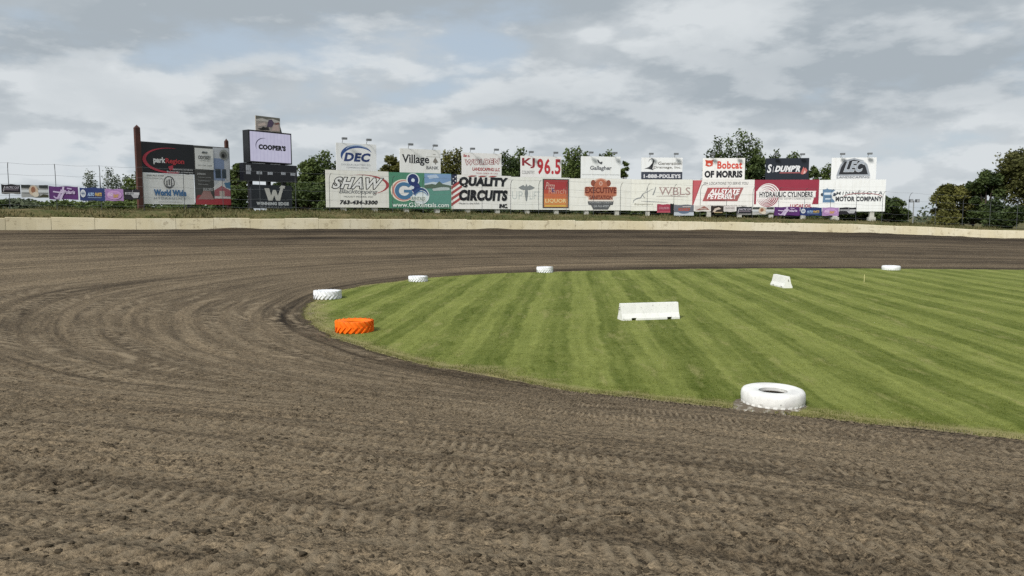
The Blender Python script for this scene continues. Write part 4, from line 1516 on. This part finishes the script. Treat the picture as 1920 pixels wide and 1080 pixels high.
def d_mount(B):
    B.shapes('emblem', [([(0.08, 0.22), (0.35, 0.55), (0.60, 0.90), (0.80, 0.60), (0.94, 0.25), (0.6, 0.34), (0.35, 0.24)], '94655a')])
    B.text('RIDGE', 0.34, 0.36, 0.76, 0.54, 'd9c8c0', 0, 0.03)


def d_paw(B):
    B.shapes('emblem', [([(0.14, 0.15), (0.30, 0.62), (0.62, 0.80), (0.80, 0.55), (0.45, 0.40), (0.32, 0.12)], 'cbbcae'), (rect(0.25, 0.0, 0.9, 0.12), 'b9a27e')])


def d_white(B):
    B.text('TRUCK PARTS', 0.10, 0.55, 0.9, 0.80, 'a9a5a2', 0, 0.02)


RIGHT_B = [(1232, 1257, 383, 398.5, 'a23a50', 'small crimson banner at the foot of the cream billboard', d_red), (1256.8, 1263.5, 382, 401, '101014', 'narrow black rolled banner between the crimson and grey ones', None),
           (1264, 1301, 384, 404.5, '6c6f78', 'grey and white banner with red letters in a badge on the fence', d_grey), (1302.5, 1332, 385, 396.5, 'd9d3cd', 'small white banner with brown mountain-shaped emblem', d_mount),
           (1333, 1357, 386, 399, '2d2420', 'dark brown banner with pale animal-like splash', d_paw), (1358, 1379, 386.5, 397, 'd5cfcd', 'plain whitish banner between the brown and black ones', d_white),
           (1381, 1410, 387.5, 403, '2c2c33', 'black banner with two lines of grey words on the right fence', d_black), (1411, 1451, 388.5, 402.5, 'b3b3b0', 'grey photo banner left of the purple one on right fence', d_photo),
           (1452, 1500, 388, 404, '56296b', 'purple banner with scrawled pale letters under the crimson billboard', d_purple), (1501, 1541, 389, 404, '27376d', 'navy banner with white disc under the two right-hand billboards', d_blue),
           (1542, 1573, 389, 404.5, 'aa86b6', 'lilac banner under the state-map billboard', d_pink), (1574, 1606, 389, 402, '211f27', 'black banner with silver badge under the state-map billboard', d_wing)]
for a in RIGHT_B:
    banner(*a)

# ------------------------------------------------------------------ tyres
def mat_tyre(h):
    """brushed-on paint over rubber: thin places, scuffs to the rubber, thrown mud"""
    kk = ('tyre', h)
    if kk in MATS:
        return MATS[kk]
    m, k, b = new_mat('tyre_paint')
    tc = k.n('ShaderNodeTexCoord')
    P = tc.outputs['Object']
    c = rgb(h)
    n1 = k.noise(P, 2.2, 5, 0.6)
    n2 = k.noise(P, 11.0, 6, 0.75)
    n3 = k.noise(k.vm('ADD', P, (5.0, 1.0, 2.0)), 6.0, 7, 0.75)
    col = k.mix(k.rng(n1, 0.35, 0.68), c, tuple(q * w for q, w in zip(c, (0.80, 0.79, 0.80))))
    col = k.mix(k.rng(n2, 0.60, 0.68, 0.0, 0.75), col, tuple(q * 0.35 + 0.012 for q in c))
    col = k.mix(k.rng(n3, 0.61, 0.70, 0.0, 0.70), col, (0.15, 0.12, 0.085))
    k.l(col, b.inputs['Base Color'])
    b.inputs['Roughness'].default_value = 0.75
    b.inputs['Specular IOR Level'].default_value = 0.25
    bp = k.n('ShaderNodeBump')
    bp.inputs['Strength'].default_value = 0.35
    bp.inputs['Distance'].default_value = 0.02
    k.l(n2, bp.inputs['Height'])
    k.l(bp.outputs[0], b.inputs['Normal'])
    MATS[kk] = m
    return m


def tyre(px0, px1, ytop, ybot, H, paint_hex, label, style, rot=0.0, n_lug=20):
    f = ground((px0 + px1) / 2, ybot)
    d = f.length
    R = (px1 - px0) / 2 / FPX * math.hypot(f.y, f.x) * (1 + 0.01)
    dirv = Vector((f.x, f.y)).normalized()
    c = Vector((f.x, f.y)) + dirv * R * 0.97
    M = mat_concrete(paint_hex, '35322c' if style == 'loader' else paint_hex, 0.18, 'tyre_paint') if style == 'loader' else paint(paint_hex, 0.5, 0.16)
    MI = paint('141414', 0.8, 0.2)
    M = mat_tyre(paint_hex)
    mb = MB()
    n = 72
    if style == 'loader':
        prof = [(0.54, 0.52), (0.47, 0.62), (0.46, 0.74), (0.45, 0.84), (0.50, 0.91), (0.62, 0.975), (0.76, 1.0), (0.87, 0.985), (0.94, 0.93), (0.98, 0.82), (0.998, 0.65), (1.0, 0.45), (0.994, 0.28), (0.978, 0.15), (0.955, 0.04), (0.80, 0.0)]
    else:
        prof = [(0.54, 0.52), (0.47, 0.62), (0.46, 0.74), (0.46, 0.80), (0.52, 0.90), (0.66, 0.97), (0.82, 0.985), (0.905, 0.95), (0.935, 0.86), (0.945, 0.50), (0.935, 0.14), (0.905, 0.04), (0.80, 0.0)]
    inner = [(0.54, 0.52), (0.66, 0.56), (0.80, 0.55), (0.82, 0.40), (0.78, 0.10), (0.60, 0.01)]
    for pr, mt, flip in ((prof, M, False), (inner, MI, True)):
        vs = []
        for r, z in pr:
            for k in range(n):
                a = 2 * math.pi * k / n
                vs.append((R * r * math.cos(a), R * r * math.sin(a), H * z))
        fs = []
        for i in range(len(pr) - 1):
            for k in range(n):
                q = (k + 1) % n
                g = (i * n + k, (i + 1) * n + k, (i + 1) * n + q, i * n + q)
                fs.append(g if not flip else g[::-1])
        mb.add(vs, fs, mt)

    def lug(a0, z0, a1, z1, wa, r0, r1):
        """slanting bar on the tread from (angle,height) to (angle,height)"""
        vs, m_ = [], 5
        for i in range(m_ + 1):
            f_ = i / m_
            a, z = a0 + (a1 - a0) * f_, (z0 + (z1 - z0) * f_) * H
            edge = 0.0 if 0 < i < m_ else 0.012
            for da, rr in ((-wa / 2, r0), (-wa / 2 * 0.72, r1 - edge), (wa / 2 * 0.72, r1 - edge), (wa / 2, r0)):
                vs.append((R * rr * math.cos(a + da), R * rr * math.sin(a + da), z))
        fs = []
        for i in range(m_):
            for k in range(3):
                fs.append((i * 4 + k, i * 4 + k + 1, (i + 1) * 4 + k + 1, (i + 1) * 4 + k))
        fs += [(3, 2, 1, 0), (m_ * 4, m_ * 4 + 1, m_ * 4 + 2, m_ * 4 + 3)]
        mb.add(vs, fs, M)
    st = 2 * math.pi / n_lug
    for k in range(n_lug):
        if style == 'loader':
            lug(k * st, 0.0, k * st + 0.02, 0.24, st * 0.72, 0.925, 0.985)
        else:
            lug(k * st, 0.0, k * st + st * 1.0, 0.54, st * 0.42, 0.90, 1.0)
            lug((k + 0.5) * st + st * 0.1, 1.0, (k + 0.5) * st + st * 1.1, 0.46, st * 0.42, 0.90, 1.0)
    o = mb.build('tractor_tyre' if style != 'loader' else 'loader_tyre', None, (c.x, c.y, 0.05), smooth=True)
    o.rotation_euler = (0, 0, rot)
    me = o.data
    try:
        me.set_sharp_from_angle(angle=math.radians(40))
    except Exception:
        pass
    tag(o, label, 'tyre', 'painted tyres marking the edge of the infield')
    return c, R


WH = 'eceef0'
ct, RT = tyre(1391, 1505, 720, 773, 0.37, 'eaeae6', 'big round-shouldered white painted tyre lying nearest the camera on the grass edge', 'loader', 0.1, 26)
tyre(629, 701, 598, 629, 0.46, 'ff7812', 'bright orange painted tractor tyre lying on the inside of the turn', 'ag', 0.3, 20)
tyre(589, 640, 542, 564, 0.46, WH, 'white tractor tyre with slanting lugs at the tip of the turn, behind the orange tyre', 'ag', 0.1, 20)
tyre(766, 802, 517, 530.5, 0.38, WH, 'white tyre on the grass edge next beyond the tip tyre, with grass fanning beside it', 'ag', 0.2, 20)
tyre(1006, 1037, 499, 513, 0.46, WH, 'white lugged tyre on the far grass edge below the red numerals', 'ag', 0.5, 20)
tyre(1656, 1685, 497, 508, 0.36, WH, 'low round white tyre on the far grass edge at the right, below last billboard', 'loader', 0.0, 26)

# spilled white paint on the dirt round the nearest tyre
def splash():
    m, k, b = new_mat('spilled_paint')
    tc = k.n('ShaderNodeTexCoord')
    n = k.noise(tc.outputs['Object'], 3.5, 5, 0.7)
    k.l(k.mix(k.rng(n, 0.48, 0.68), (0.115, 0.09, 0.062), (0.42, 0.40, 0.35)), b.inputs['Base Color'])
    b.inputs['Roughness'].default_value = 0.9
    rnd = random.Random(3)
    n = 90
    vs = [(0, 0, 0.012)]
    for ring, rr in enumerate((0.8, 1.0)):
        for i in range(n):
            a = 2 * math.pi * i / n
            r = RT * (1.08 + 0.42 * max(0, math.cos(a - 3.35)) ** 3 + 0.16 * max(0, math.cos(a + 0.9))) * (rr if ring == 0 else rr * (1 + 0.10 * rnd.uniform(-1, 1)))
            vs.append((r * math.cos(a), r * math.sin(a), 0.012 if ring == 0 else -0.06))
    fs = [(0, 1 + i, 1 + (i + 1) % n) for i in range(n)] + [(1 + i, 1 + n + i, 1 + n + (i + 1) % n, 1 + (i + 1) % n) for i in range(n)]
    mb = MB()
    mb.add(vs, fs, m)
    tag(mb.build('paint_patch', None, (ct.x, ct.y, 0.062)), kind='structure')


splash()


# ------------------------------------------------------------------ white concrete barriers on the lawn
def barrier(corner, rot, Ln, label):
    """corner: the near bottom corner (point on the lawn), rot: direction of its long axis"""
    M = mat_concrete('e8e8e4', '5f5d57', 0.30, 'whitewash')
    H, bw, tw = 0.74, 0.60, 0.20
    prof = [(-bw / 2, 0.0), (-bw / 2, 0.09), (-0.20, 0.30), (-tw / 2, H), (tw / 2, H), (0.20, 0.30), (bw / 2, 0.09), (bw / 2, 0.0)]
    mb = MB()
    # body with two lifting notches through the foot: built from slices along its length
    xs = [0, 0.16 * Ln, 0.16 * Ln + 0.22, 0.78 * Ln, 0.78 * Ln + 0.22, Ln]
    for i in range(5):
        notch = i in (1, 3)
        pr = [(y, max(z, 0.11) if notch and z < 0.11 else z) for y, z in prof]
        if notch:
            pr[1] = (pr[1][0], 0.115)
            pr[6] = (pr[6][0], 0.115)
        vs = [(x, y, z) for x in (xs[i], xs[i + 1]) for y, z in pr]
        n = len(pr)
        fs = [(k, (k + 1) % n, n + (k + 1) % n, n + k) for k in range(n)]
        fs += [tuple(range(n))[::-1], tuple(n + k for k in range(n))]
        mb.add(vs, fs, M)
    o = mb.build('concrete_barrier', None, None)
    # keyway slot and steel loop at each end
    for x, sg in ((0, -1), (Ln, 1)):
        k2 = MB()
        k2.tube([(x - sg * 0.02, 0.0, 0.56), (x + sg * 0.07, 0.0, 0.54), (x + sg * 0.07, 0.0, 0.48), (x - sg * 0.02, 0.0, 0.46)], 0.015, metal('4a3b30'), 6)
        k2.build('steel_loop', o)
    c, s_ = math.cos(rot), math.sin(rot)
    ly = -bw / 2
    o.location = (corner.x + s_ * ly * 1.0, corner.y - c * ly, 0.055)
    o.rotation_euler = (0, 0, rot)
    mod = o.modifiers.new('bevel', 'BEVEL')
    mod.width = 0.02
    mod.segments = 2
    mod.limit_method = 'ANGLE'
    tag(o, label, 'barrier', 'white concrete barriers on the infield')


barrier(ground(1167, 604), math.radians(13), 2.75, 'long white concrete barrier lying broadside in the middle of the striped lawn')
barrier(ground(1444, 536), math.radians(-88), 2.2, 'small white concrete barrier seen end on, farther back on the lawn')

# thin marker stake
g3 = ground(1620, 531)
mb = MB()
mb.tube([(0, 0, -0.1), (0.01, 0, 0.56)], 0.022, paint('c9c58a', 0.7), 6)
tag(mb.build('marker_stake', None, (g3.x, g3.y, 0.05)), 'thin pale stake stuck upright in the lawn right of the farther barrier', 'stake')

# ------------------------------------------------------------------ floodlight pole beyond the wall
Yp = 128.0
bp_, tp_ = at(1711, 424, Yp), at(1711, 377, Yp)
root = empty('light_pole', (bp_.x, bp_.y, 2.6))
tag(root, 'slim grey light pole with two floodlight heads beyond the wall at right', 'light pole')
hh = tp_.z - 2.6
mb = MB()
mb.tube([(0, 0, -0.3), (0, 0, hh)], [0.11, 0.08], metal('9a9d9c'), 8)
mb.build('pole', root)
mb = MB()
mb.tube([(-0.45, 0, hh + 0.02), (0.45, 0, hh + 0.02)], 0.04, metal('6a6d70'), 6)
mb.build('crossarm', root)
for sx in (-1, 1):
    mb = MB()
    m = metal('4a4d52')
    mb.box(sx * 0.55 - 0.28, sx * 0.55 + 0.28, -0.32, 0.10, hh - 0.22, hh + 0.30, m)
    mb.box(sx * 0.55 - 0.22, sx * 0.55 + 0.22, -0.35, -0.322, hh - 0.16, hh + 0.24, paint('a9adb0', 0.2))
    mb.build('floodlight', root)

# ------------------------------------------------------------------ trees and bushes
LEAF = {
    'green': mat_leaf('green', (0.040, 0.062, 0.018), (0.150, 0.195, 0.055)),
    'dark': mat_leaf('dark', (0.026, 0.044, 0.015), (0.112, 0.152, 0.046)),
    'olive': mat_leaf('olive', (0.048, 0.054, 0.014), (0.185, 0.180, 0.048)),
    'grey': mat_leaf('grey', (0.060, 0.078, 0.050), (0.140, 0.165, 0.100)),
    'brown': mat_leaf('brown', (0.034, 0.042, 0.012), (0.140, 0.140, 0.042)),
}


def leaves_mesh(clumps, n, size, rng, mat, name='crown'):
    """clumps: (x,y,z,rx,ry,rz). Leaf cards spread through their volume, denser near the skin, with ragged gaps"""
    C = np.array(clumps)
    vol = (C[:, 3] * C[:, 4] * C[:, 5]) ** 0.62
    pick = rng.choice(len(C), n, p=vol / vol.sum())
    d = rng.normal(size=(n, 3))
    d /= np.linalg.norm(d, axis=1)[:, None]
    r = rng.random(n) ** 0.42
    r *= 1 + 0.30 * np.sin(d[:, 0] * 7 + pick) * np.sin(d[:, 2] * 6 + pick * 2)
    P = C[pick, :3] + d * r[:, None] * C[pick, 3:6]
    tw = rng.random(len(C))[pick]
    tint = np.clip(0.75 * tw + 0.35 * rng.random(n) - 0.05, 0, 1)
    a = rng.normal(size=(n, 3))
    a[:, 2] *= 0.6
    a /= np.linalg.norm(a, axis=1)[:, None]
    b = np.cross(a, rng.normal(size=(n, 3)))
    b /= np.linalg.norm(b, axis=1)[:, None]
    sz = (size * (0.55 + 0.9 * rng.random(n)))[:, None]
    q = np.stack([P - a * sz * 0.5, P + b * sz * 0.30 + a * sz * 0.05, P + a * sz * 0.55, P - b * sz * 0.30], 1).reshape(-1, 3)
    F = np.arange(4 * n).reshape(n, 4)
    return np_mesh(name, q, F, [mat], False, {'tint': np.repeat(tint, 4)})


def tree(px, ytop, wpx, Y, style, leaf, label, seed, z0=3.2, cat='tree', group=None, ybase=None, dens=1.0, name=None):
    rng = np.random.default_rng(seed)
    p = at(px, ytop, Y)
    H = p.z - z0
    Wd = wpx / FPX * Y
    nm = name or {'upright': 'poplar_tree', 'cone': 'conifer_tree', 'bush': 'bush', 'round': 'leafy_tree', 'sparse': 'sparse_tree', 'feather': 'willow_tree'}[style]
    root = empty(nm, (p.x, Y, z0))
    tag(root, label, cat, group)
    cl = []
    limbs = []
    if style in ('upright', 'feather'):
        k = max(2, int(Wd / 1.5))
        for i in range(k):
            f = (i + 0.5) / k - 0.5
            top = H * (1 - 0.16 * (2 * f) ** 2) * rng.uniform(0.92, 1.0) if i != k // 2 else H
            x = f * Wd * 0.92
            y = rng.uniform(-0.3, 0.3) * Wd
            lean = x * (0.35 if style == 'upright' else 0.9)
            nseg = 6
            for j in range(nseg):
                g = j / (nseg - 1)
                z = top * (0.28 + 0.66 * g)
                rr = (Wd / k * 0.95 + 0.55) * (0.62 * (1 - g) ** 0.6 + 0.52) * (1.0 if style == 'upright' else 0.8)
                cl.append((x - lean * 0.3 * (1 - g), y, z - rr * 0.3, rr, rr, top * 0.11))
            limbs.append([(0, 0, H * 0.08), (x * 0.5, y * 0.5, top * 0.4), (x, y, top * 0.92)])
    elif style == 'cone':
        for j in range(12):
            g = j / 11
            rr = Wd * 0.5 * (1 - g) ** 0.8 + 0.1
            cl.append((rng.uniform(-.1, .1) * rr, rng.uniform(-.1, .1) * rr, H * (0.12 + 0.85 * g), rr, rr, H * 0.07))
    else:
        k = {'bush': 16, 'round': 34, 'sparse': 18}[style]
        for i in range(k):
            a = rng.uniform(0, 2 * math.pi)
            rad = Wd * 0.5 * math.sqrt(rng.random()) * 0.82
            x, y = rad * math.cos(a), rad * math.sin(a) * 0.8
            e = 1 - (rad / (Wd * 0.5)) ** 2.5 * 0.42
            z = H * e * ((rng.uniform(0.30, 0.97) if i % 2 else rng.uniform(0.8, 0.98)) if style != 'bush' else rng.uniform(0.3, 0.88))
            rr = Wd * (rng.uniform(0.10, 0.19) if style != 'bush' else rng.uniform(0.14, 0.24))
            rz = min(rr, H * 0.3) * rng.uniform(0.65, 0.95)
            z = min(z, H - rz * 0.8)
            cl.append((x, y, z, rr, rr, rz))
            limbs.append([(0, 0, H * 0.15), (x * 0.45, y * 0.45, z * 0.62), (x, y, z)])
        up = H - max(c[2] + c[5] for c in cl)
        cl = [(c[0], c[1], c[2] + up * min(1, c[2] / H + 0.1), c[3], c[4], c[5]) for c in cl]
    area = H * Wd
    size = 0.42 if style != 'feather' else 0.36
    n = int(np.clip(area * (165 if style not in ('sparse', 'feather') else 60) * dens, 2000, 15000))
    link('crown', leaves_mesh(cl, n, size, rng, LEAF[leaf]), root)
    mb = MB()
    r0 = max(0.10, 0.020 * H + 0.015 * Wd)
    mb.tube([(0, 0, -0.3), (0.05, 0, H * 0.3), (0, 0.05, H * 0.62), (0, 0, H * 0.9)], [r0, r0 * 0.75, r0 * 0.4, 0.02], M_BARK, 7)
    for l in limbs[:16]:
        mb.tube(l, [r0 * 0.45, r0 * 0.28, 0.02], M_BARK, 5)
    mb.build('trunk', root)


TG = 'trees behind the signs'
T = [
    (186, 314, 66, 150, 'feather', 'grey', 'hazy grey-green feathery tree beyond the purple and navy fence banners'),
    (228, 330, 26, 150, 'feather', 'grey', 'small thin grey-green tree beyond the lilac fence banner'),
    (250, 322, 34, 146, 'upright', 'green', 'leafy tree just left of the tall red-brown sign post'),
    (444, 306, 46, 122, 'round', 'green', 'bushy green tree in the gap between the two-post sign and scoreboard'),
    (412, 330, 60, 126, 'round', 'green', 'broad tree mostly hidden behind the right post of the two-post sign'),
    (580, 298, 66, 118, 'round', 'green', 'rounded green tree directly right of the scoreboard'),
    (612, 285, 62, 122, 'upright', 'dark', 'dark tree with pointed tops rising left of the first small billboard'),
    (536, 332, 60, 124, 'round', 'dark', 'dark tree showing behind the lower right of the scoreboard'),
    (741, 292, 66, 132, 'round', 'olive', 'olive tree between the small billboards with blue letters and serif word'),
    (849, 280, 74, 134, 'upright', 'olive', 'yellowish upright tree between the serif-word and red-outlined small billboards'),
    (946, 285, 46, 136, 'upright', 'dark', 'dark pointed tree right of the small billboard with a red-outlined word'),
    (969, 279, 30, 138, 'upright', 'dark', 'narrow dark spire tree left of the small billboard with red numerals'),
    (1073, 279, 64, 138, 'upright', 'green', 'poplar clump right of the small billboard with red numerals'),
    (1094, 287, 14, 140, 'upright', 'dark', 'slim dark tree at left edge of the mostly bare small billboard'),
    (1136, 284, 26, 142, 'upright', 'dark', 'tree whose twin tips peep over the mostly bare small billboard'),
    (1170, 302, 22, 140, 'sparse', 'green', 'straggly thin tree right of the mostly bare small billboard'),
    (1386, 247, 112, 140, 'upright', 'dark', 'tallest tree, a big dark poplar clump behind the animal-head billboard'),
    (1418, 292, 60, 138, 'round', 'dark', 'dark rounded tree filling the gap left of the small black billboard'),
    (1452, 286, 14, 146, 'upright', 'dark', 'small spire tip peeping over the left of the small black billboard'),
    (1487, 287, 24, 144, 'upright', 'green', 'green tree tip peeping over the right of the small black billboard'),
    (1525, 311, 30, 140, 'round', 'dark', 'low dark tree at right edge of the small black billboard'),
    (1551, 308, 26, 140, 'upright', 'green', 'green tree at the left edge of the small billboard with domed badge'),
    (1668, 366, 60, 124, 'round', 'dark', 'dark bushy tree at right end of the billboards by the last post'),
]
for i, (px, yt, w, Y, st, lf, lb) in enumerate(T):
    tree(px, yt, w, Y, st, lf, lb, 100 + i, z0=3.0, group=TG)
T2 = [
    (1682, 384, 60, 126, 'bush', 'dark', 'low dark shrub between the last billboard and the light pole', 2.6),
    (1790, 344, 84, 122, 'round', 'olive', 'olive-yellow tree right of the light pole, lowest of the trees at right', 2.4),
    (1852, 318, 74, 118, 'round', 'dark', 'dark open-crowned tree second from the right edge', 2.2),
    (1940, 278, 150, 116, 'round', 'brown', 'largest olive-brown tree at the right edge of the photo', 2.0),
    (1828, 358, 70, 124, 'bush', 'dark', 'dark thicket between the olive and open-crowned trees at right', 2.2),
    (1885, 372, 80, 112, 'bush', 'dark', 'dark undergrowth bush at the foot of the largest right-hand tree', 2.0),
    (1770, 392, 60, 118, 'bush', 'olive', 'low olive bush behind the wall at the foot of the olive tree', 2.2),
]
for i, (px, yt, w, Y, st, lf, lb, z0) in enumerate(T2):
    tree(px, yt, w, Y, st, lf, lb, 300 + i, z0=z0, group='trees at the right of the track')
WHERE = ['slanted-letter', 'green', 'heavy black capitals', 'winged staff', 'brown crest', 'line-drawing', 'red slanted block', 'concentric rings', 'state-map']
for i in range(9):
    px = (ROW[i][0] + ROW[i + 1][0]) / 2
    tree(px, 366 + i * 0.8, 140, ROW[i][1] + 15, 'bush', 'dark', 'dark bush behind the posts of the %s billboard' % WHERE[i], 400 + i, z0=3.0, cat='bush', group='dark bushes behind the billboard posts', dens=1.5)
for i, (px, yt, w, Y, lb) in enumerate([(20, 372, 120, 92, 'dusky bush under the black and photo banners at far left'), (105, 374, 110, 94, 'dusky bush under the purple banner at left'), (185, 376, 100, 96, 'dusky bush under the navy banner at left'),
                                       (250, 376, 90, 97, 'dusky bush under the lilac banner by the sign post'), (330, 380, 110, 105, 'dark bush under the two-post sign'), (430, 345, 110, 112, 'tall dark bush between two-post sign and scoreboard'), (570, 340, 110, 112, 'tall dark bush right of the scoreboard foot'), (-40, 372, 100, 90, 'dusky bush at the very left edge of the photo')]):
    tree(px, yt, w, Y, 'bush', 'dark' if i > 3 else 'grey' if i == 0 else 'green', lb, 500 + i, z0=4.7, cat='bush', group='bushes behind the left signs', dens=1.5)

# far wood on the horizon
def far_wood():
    rng = np.random.default_rng(77)
    cl = []
    for i in range(150):
        x = -260 + i * 4.2 + rng.uniform(-2, 2)
        y = 330 + rng.uniform(-25, 25)
        h = rng.uniform(5.5, 9.0)
        cl.append((x, y, 0.8 + h * 0.45, rng.uniform(3, 5), 4, h * 0.55))
    tag(link('woods', leaves_mesh(cl, 9000, 1.6, rng, LEAF['grey'], 'woods')), 'low grey-green band of far woods on the flat horizon', 'woods', kind='stuff')


far_wood()


# ------------------------------------------------------------------ loose stuff: weeds on the berm, clods on the track, ragged grass edge
def blades(name, P, hgt, wid, rng, mat, label, cat):
    n = len(P)
    a = rng.uniform(0, 2 * math.pi, n)
    dx, dy = np.cos(a) * wid / 2, np.sin(a) * wid / 2
    lx, ly = rng.normal(0, 0.35, n) * hgt, rng.normal(0, 0.35, n) * hgt
    A = P + np.stack([dx, dy, np.zeros(n) - 0.02], 1)
    B_ = P - np.stack([dx, dy, np.zeros(n) + 0.02], 1)
    C = P + np.stack([lx, ly, hgt], 1)
    V = np.stack([A, B_, C], 1).reshape(-1, 3)
    tint = np.repeat(rng.random(n), 3)
    tag(link(name, np_mesh(name, V, np.arange(3 * n).reshape(n, 3), [mat], False, {'tint': tint})), label, cat, kind='stuff')


def weeds():
    rng = np.random.default_rng(8)
    n = 26000
    i = rng.integers(400, 3300, n)
    o = rng.random(n) ** 1.2 * 10 + 0.5
    P2 = OUT[i] + OUTN[i] * o[:, None]
    top = RD[i, 4] + WALL_H
    cr = top + crest(P2[:, 0])
    z = np.interp(o, [0.3, 1.2, 2.6, 4.2, 9, 16], [0, 1, 2, 3, 4, 5])
    f = np.interp(o, [0.3, 1.2, 2.6, 4.2, 11], [0.0, 0.45, 0.85, 1.0, 1.0])
    zz = top - 0.12 * (o < 0.5) + (cr - top) * f - np.clip(o - 9, 0, 7) * 0.05
    d = fbm(P2[:, 0] * 0.25, P2[:, 1] * 0.25, 3, 12)
    h = np.clip(0.16 + 0.30 * d, 0.05, 0.6) * rng.uniform(0.6, 1.5, n)
    M = mat_leaf('weed', (0.060, 0.075, 0.022), (0.190, 0.160, 0.075))
    blades('weeds', np.stack([P2[:, 0], P2[:, 1], zz], 1), h, rng.uniform(0.06, 0.16, n), rng, M, 'patchy green and brown weeds growing on the berm behind the wall', 'weeds')


weeds()


def edge_grass():
    rng = np.random.default_rng(9)
    n = 42000
    near = np.where((np.hypot(INR[:, 0], INR[:, 1]) < 60) & (INR[:, 0] < 45))[0]
    w = 1.0 / np.hypot(INR[near, 0], INR[near, 1]) ** 1.2
    i = rng.choice(near, n, p=w / w.sum())
    f = rng.random(n)[:, None]
    j = (i + 1) % len(INR)
    base = INR[i] * (1 - f) + INR[j] * f
    wob = fbm(INL[i] * 0.35, INL[i] * 0, 4, 5) * 0.30 + fbm(INL[i] * 1.6, INL[i] * 0 + 3, 3, 6) * 0.16
    off = wob + rng.random(n) ** 1.6 * 0.6 - 0.05 + 0.10 * rng.normal(size=n)
    P = base + INN[i] * off[:, None]
    h = rng.uniform(0.006, 0.022, n)
    M = mat_leaf('edge', (0.09, 0.115, 0.022), (0.34, 0.31, 0.13))
    blades('grass_fringe', np.stack([P[:, 0], P[:, 1], np.full(n, 0.045)], 1), h, rng.uniform(0.012, 0.03, n), rng, M, 'ragged uncut grass along the rim of the infield', 'grass')


edge_grass()


def lawn_blades():
    rng = np.random.default_rng(15)
    n = 420000
    # more of them where the lawn is near enough for blades to show
    d = 15.5 * (62 / 15.5) ** (rng.random(n) ** 1.25)
    a = rng.uniform(-0.42, 0.68, n)
    x, y = d * np.sin(a), d * np.cos(a)
    # keep those that stand on the lawn: even-odd test against its rim
    R_ = INR[::6] + INN[::6] * 0.25
    inside = np.zeros(n, bool)
    for p, q in zip(R_, np.roll(R_, -1, 0)):
        if (p[1] > y.min()) or (q[1] > y.min()):
            c = ((p[1] > y) != (q[1] > y))
            if c.any():
                inside[c] ^= x[c] < (q[0] - p[0]) * (y[c] - p[1]) / (q[1] - p[1] + 1e-12) + p[0]
    x, y, d = x[inside], y[inside], d[inside]
    h = rng.uniform(0.018, 0.042, len(x)) * (0.7 + 0.5 * np.clip(fbm(x * 1.3, y * 1.3, 3, 16), -0.6, 1.0))
    w = rng.uniform(0.012, 0.028, len(x)) * np.clip(d / 22, 0.8, 2.0)
    blades('grass_blades', np.stack([x, y, np.full(len(x), 0.06)], 1), h, w, rng, M_GRASS, 'short mown grass blades over the striped infield lawn', 'grass')


lawn_blades()


def clods():
    rng = np.random.default_rng(10)
    dg = bpy.context.evaluated_depsgraph_get()
    tr = bpy.data.objects['dirt_track']
    n = 3600
    V, F = [], []
    ico = [(0, 0, 1), (0.89, 0, 0.45), (0.28, 0.85, 0.45), (-0.72, 0.53, 0.45), (-0.72, -0.53, 0.45), (0.28, -0.85, 0.45), (0.72, 0.53, -0.45), (-0.28, 0.85, -0.45), (-0.89, 0, -0.45), (-0.28, -0.85, -0.45), (0.72, -0.53, -0.45), (0, 0, -1)]
    fc = [(0, 1, 2), (0, 2, 3), (0, 3, 4), (0, 4, 5), (0, 5, 1), (1, 6, 2), (2, 7, 3), (3, 8, 4), (4, 9, 5), (5, 10, 1), (6, 7, 2), (7, 8, 3), (8, 9, 4), (9, 10, 5), (10, 6, 1), (11, 7, 6), (11, 8, 7), (11, 9, 8), (11, 10, 9), (11, 6, 10)]
    ico = np.array(ico)
    cnt = 0
    from mathutils.bvhtree import BVHTree
    ev = tr
    cx = [(4.6 + 15 * rng.random() ** 1.4, rng.uniform(-0.70, 0.70)) for _ in range(150)]
    for q in range(n):
        if q % 3:
            d, a = cx[q % 150]
            sp = 0.05 + 0.10 * ((q % 150) % 7) / 7
            x, y = d * math.sin(a) + rng.normal() * sp, d * math.cos(a) + rng.normal() * sp
        else:
            d = 4.5 + 20 * rng.random() ** 1.5
            a = rng.uniform(-0.72, 0.72)
            x, y = d * math.sin(a), d * math.cos(a)
        hit, loc, nrm, _i = ev.ray_cast(Vector((x, y, 20)), Vector((0, 0, -1)))
        if not hit:
            continue
        r = 0.007 + 0.024 * rng.random() ** 4
        s = ico * (r * rng.uniform(0.45, 1.35, (12, 1))) * np.array([1.3, 1.0, 0.6])
        V.append(s + np.array([x, y, loc.z + r * 0.1]))
        F.append(np.array(fc) + cnt * 12)
        cnt += 1
    m, k, b = new_mat('clod')
    tc = k.n('ShaderNodeTexCoord')
    k.l(k.mix(k.noise(tc.outputs['Object'], 1.7, 3), (0.022, 0.017, 0.012), (0.10, 0.080, 0.055)), b.inputs['Base Color'])
    b.inputs['Roughness'].default_value = 1.0
    b.inputs['Specular IOR Level'].default_value = 0.05
    me = np_mesh('dirt_clods', np.concatenate(V), np.concatenate(F), [m], True)
    tag(link('dirt_clods', me), 'small dark loose clods scattered over the near dirt', 'dirt', kind='stuff')


clods()
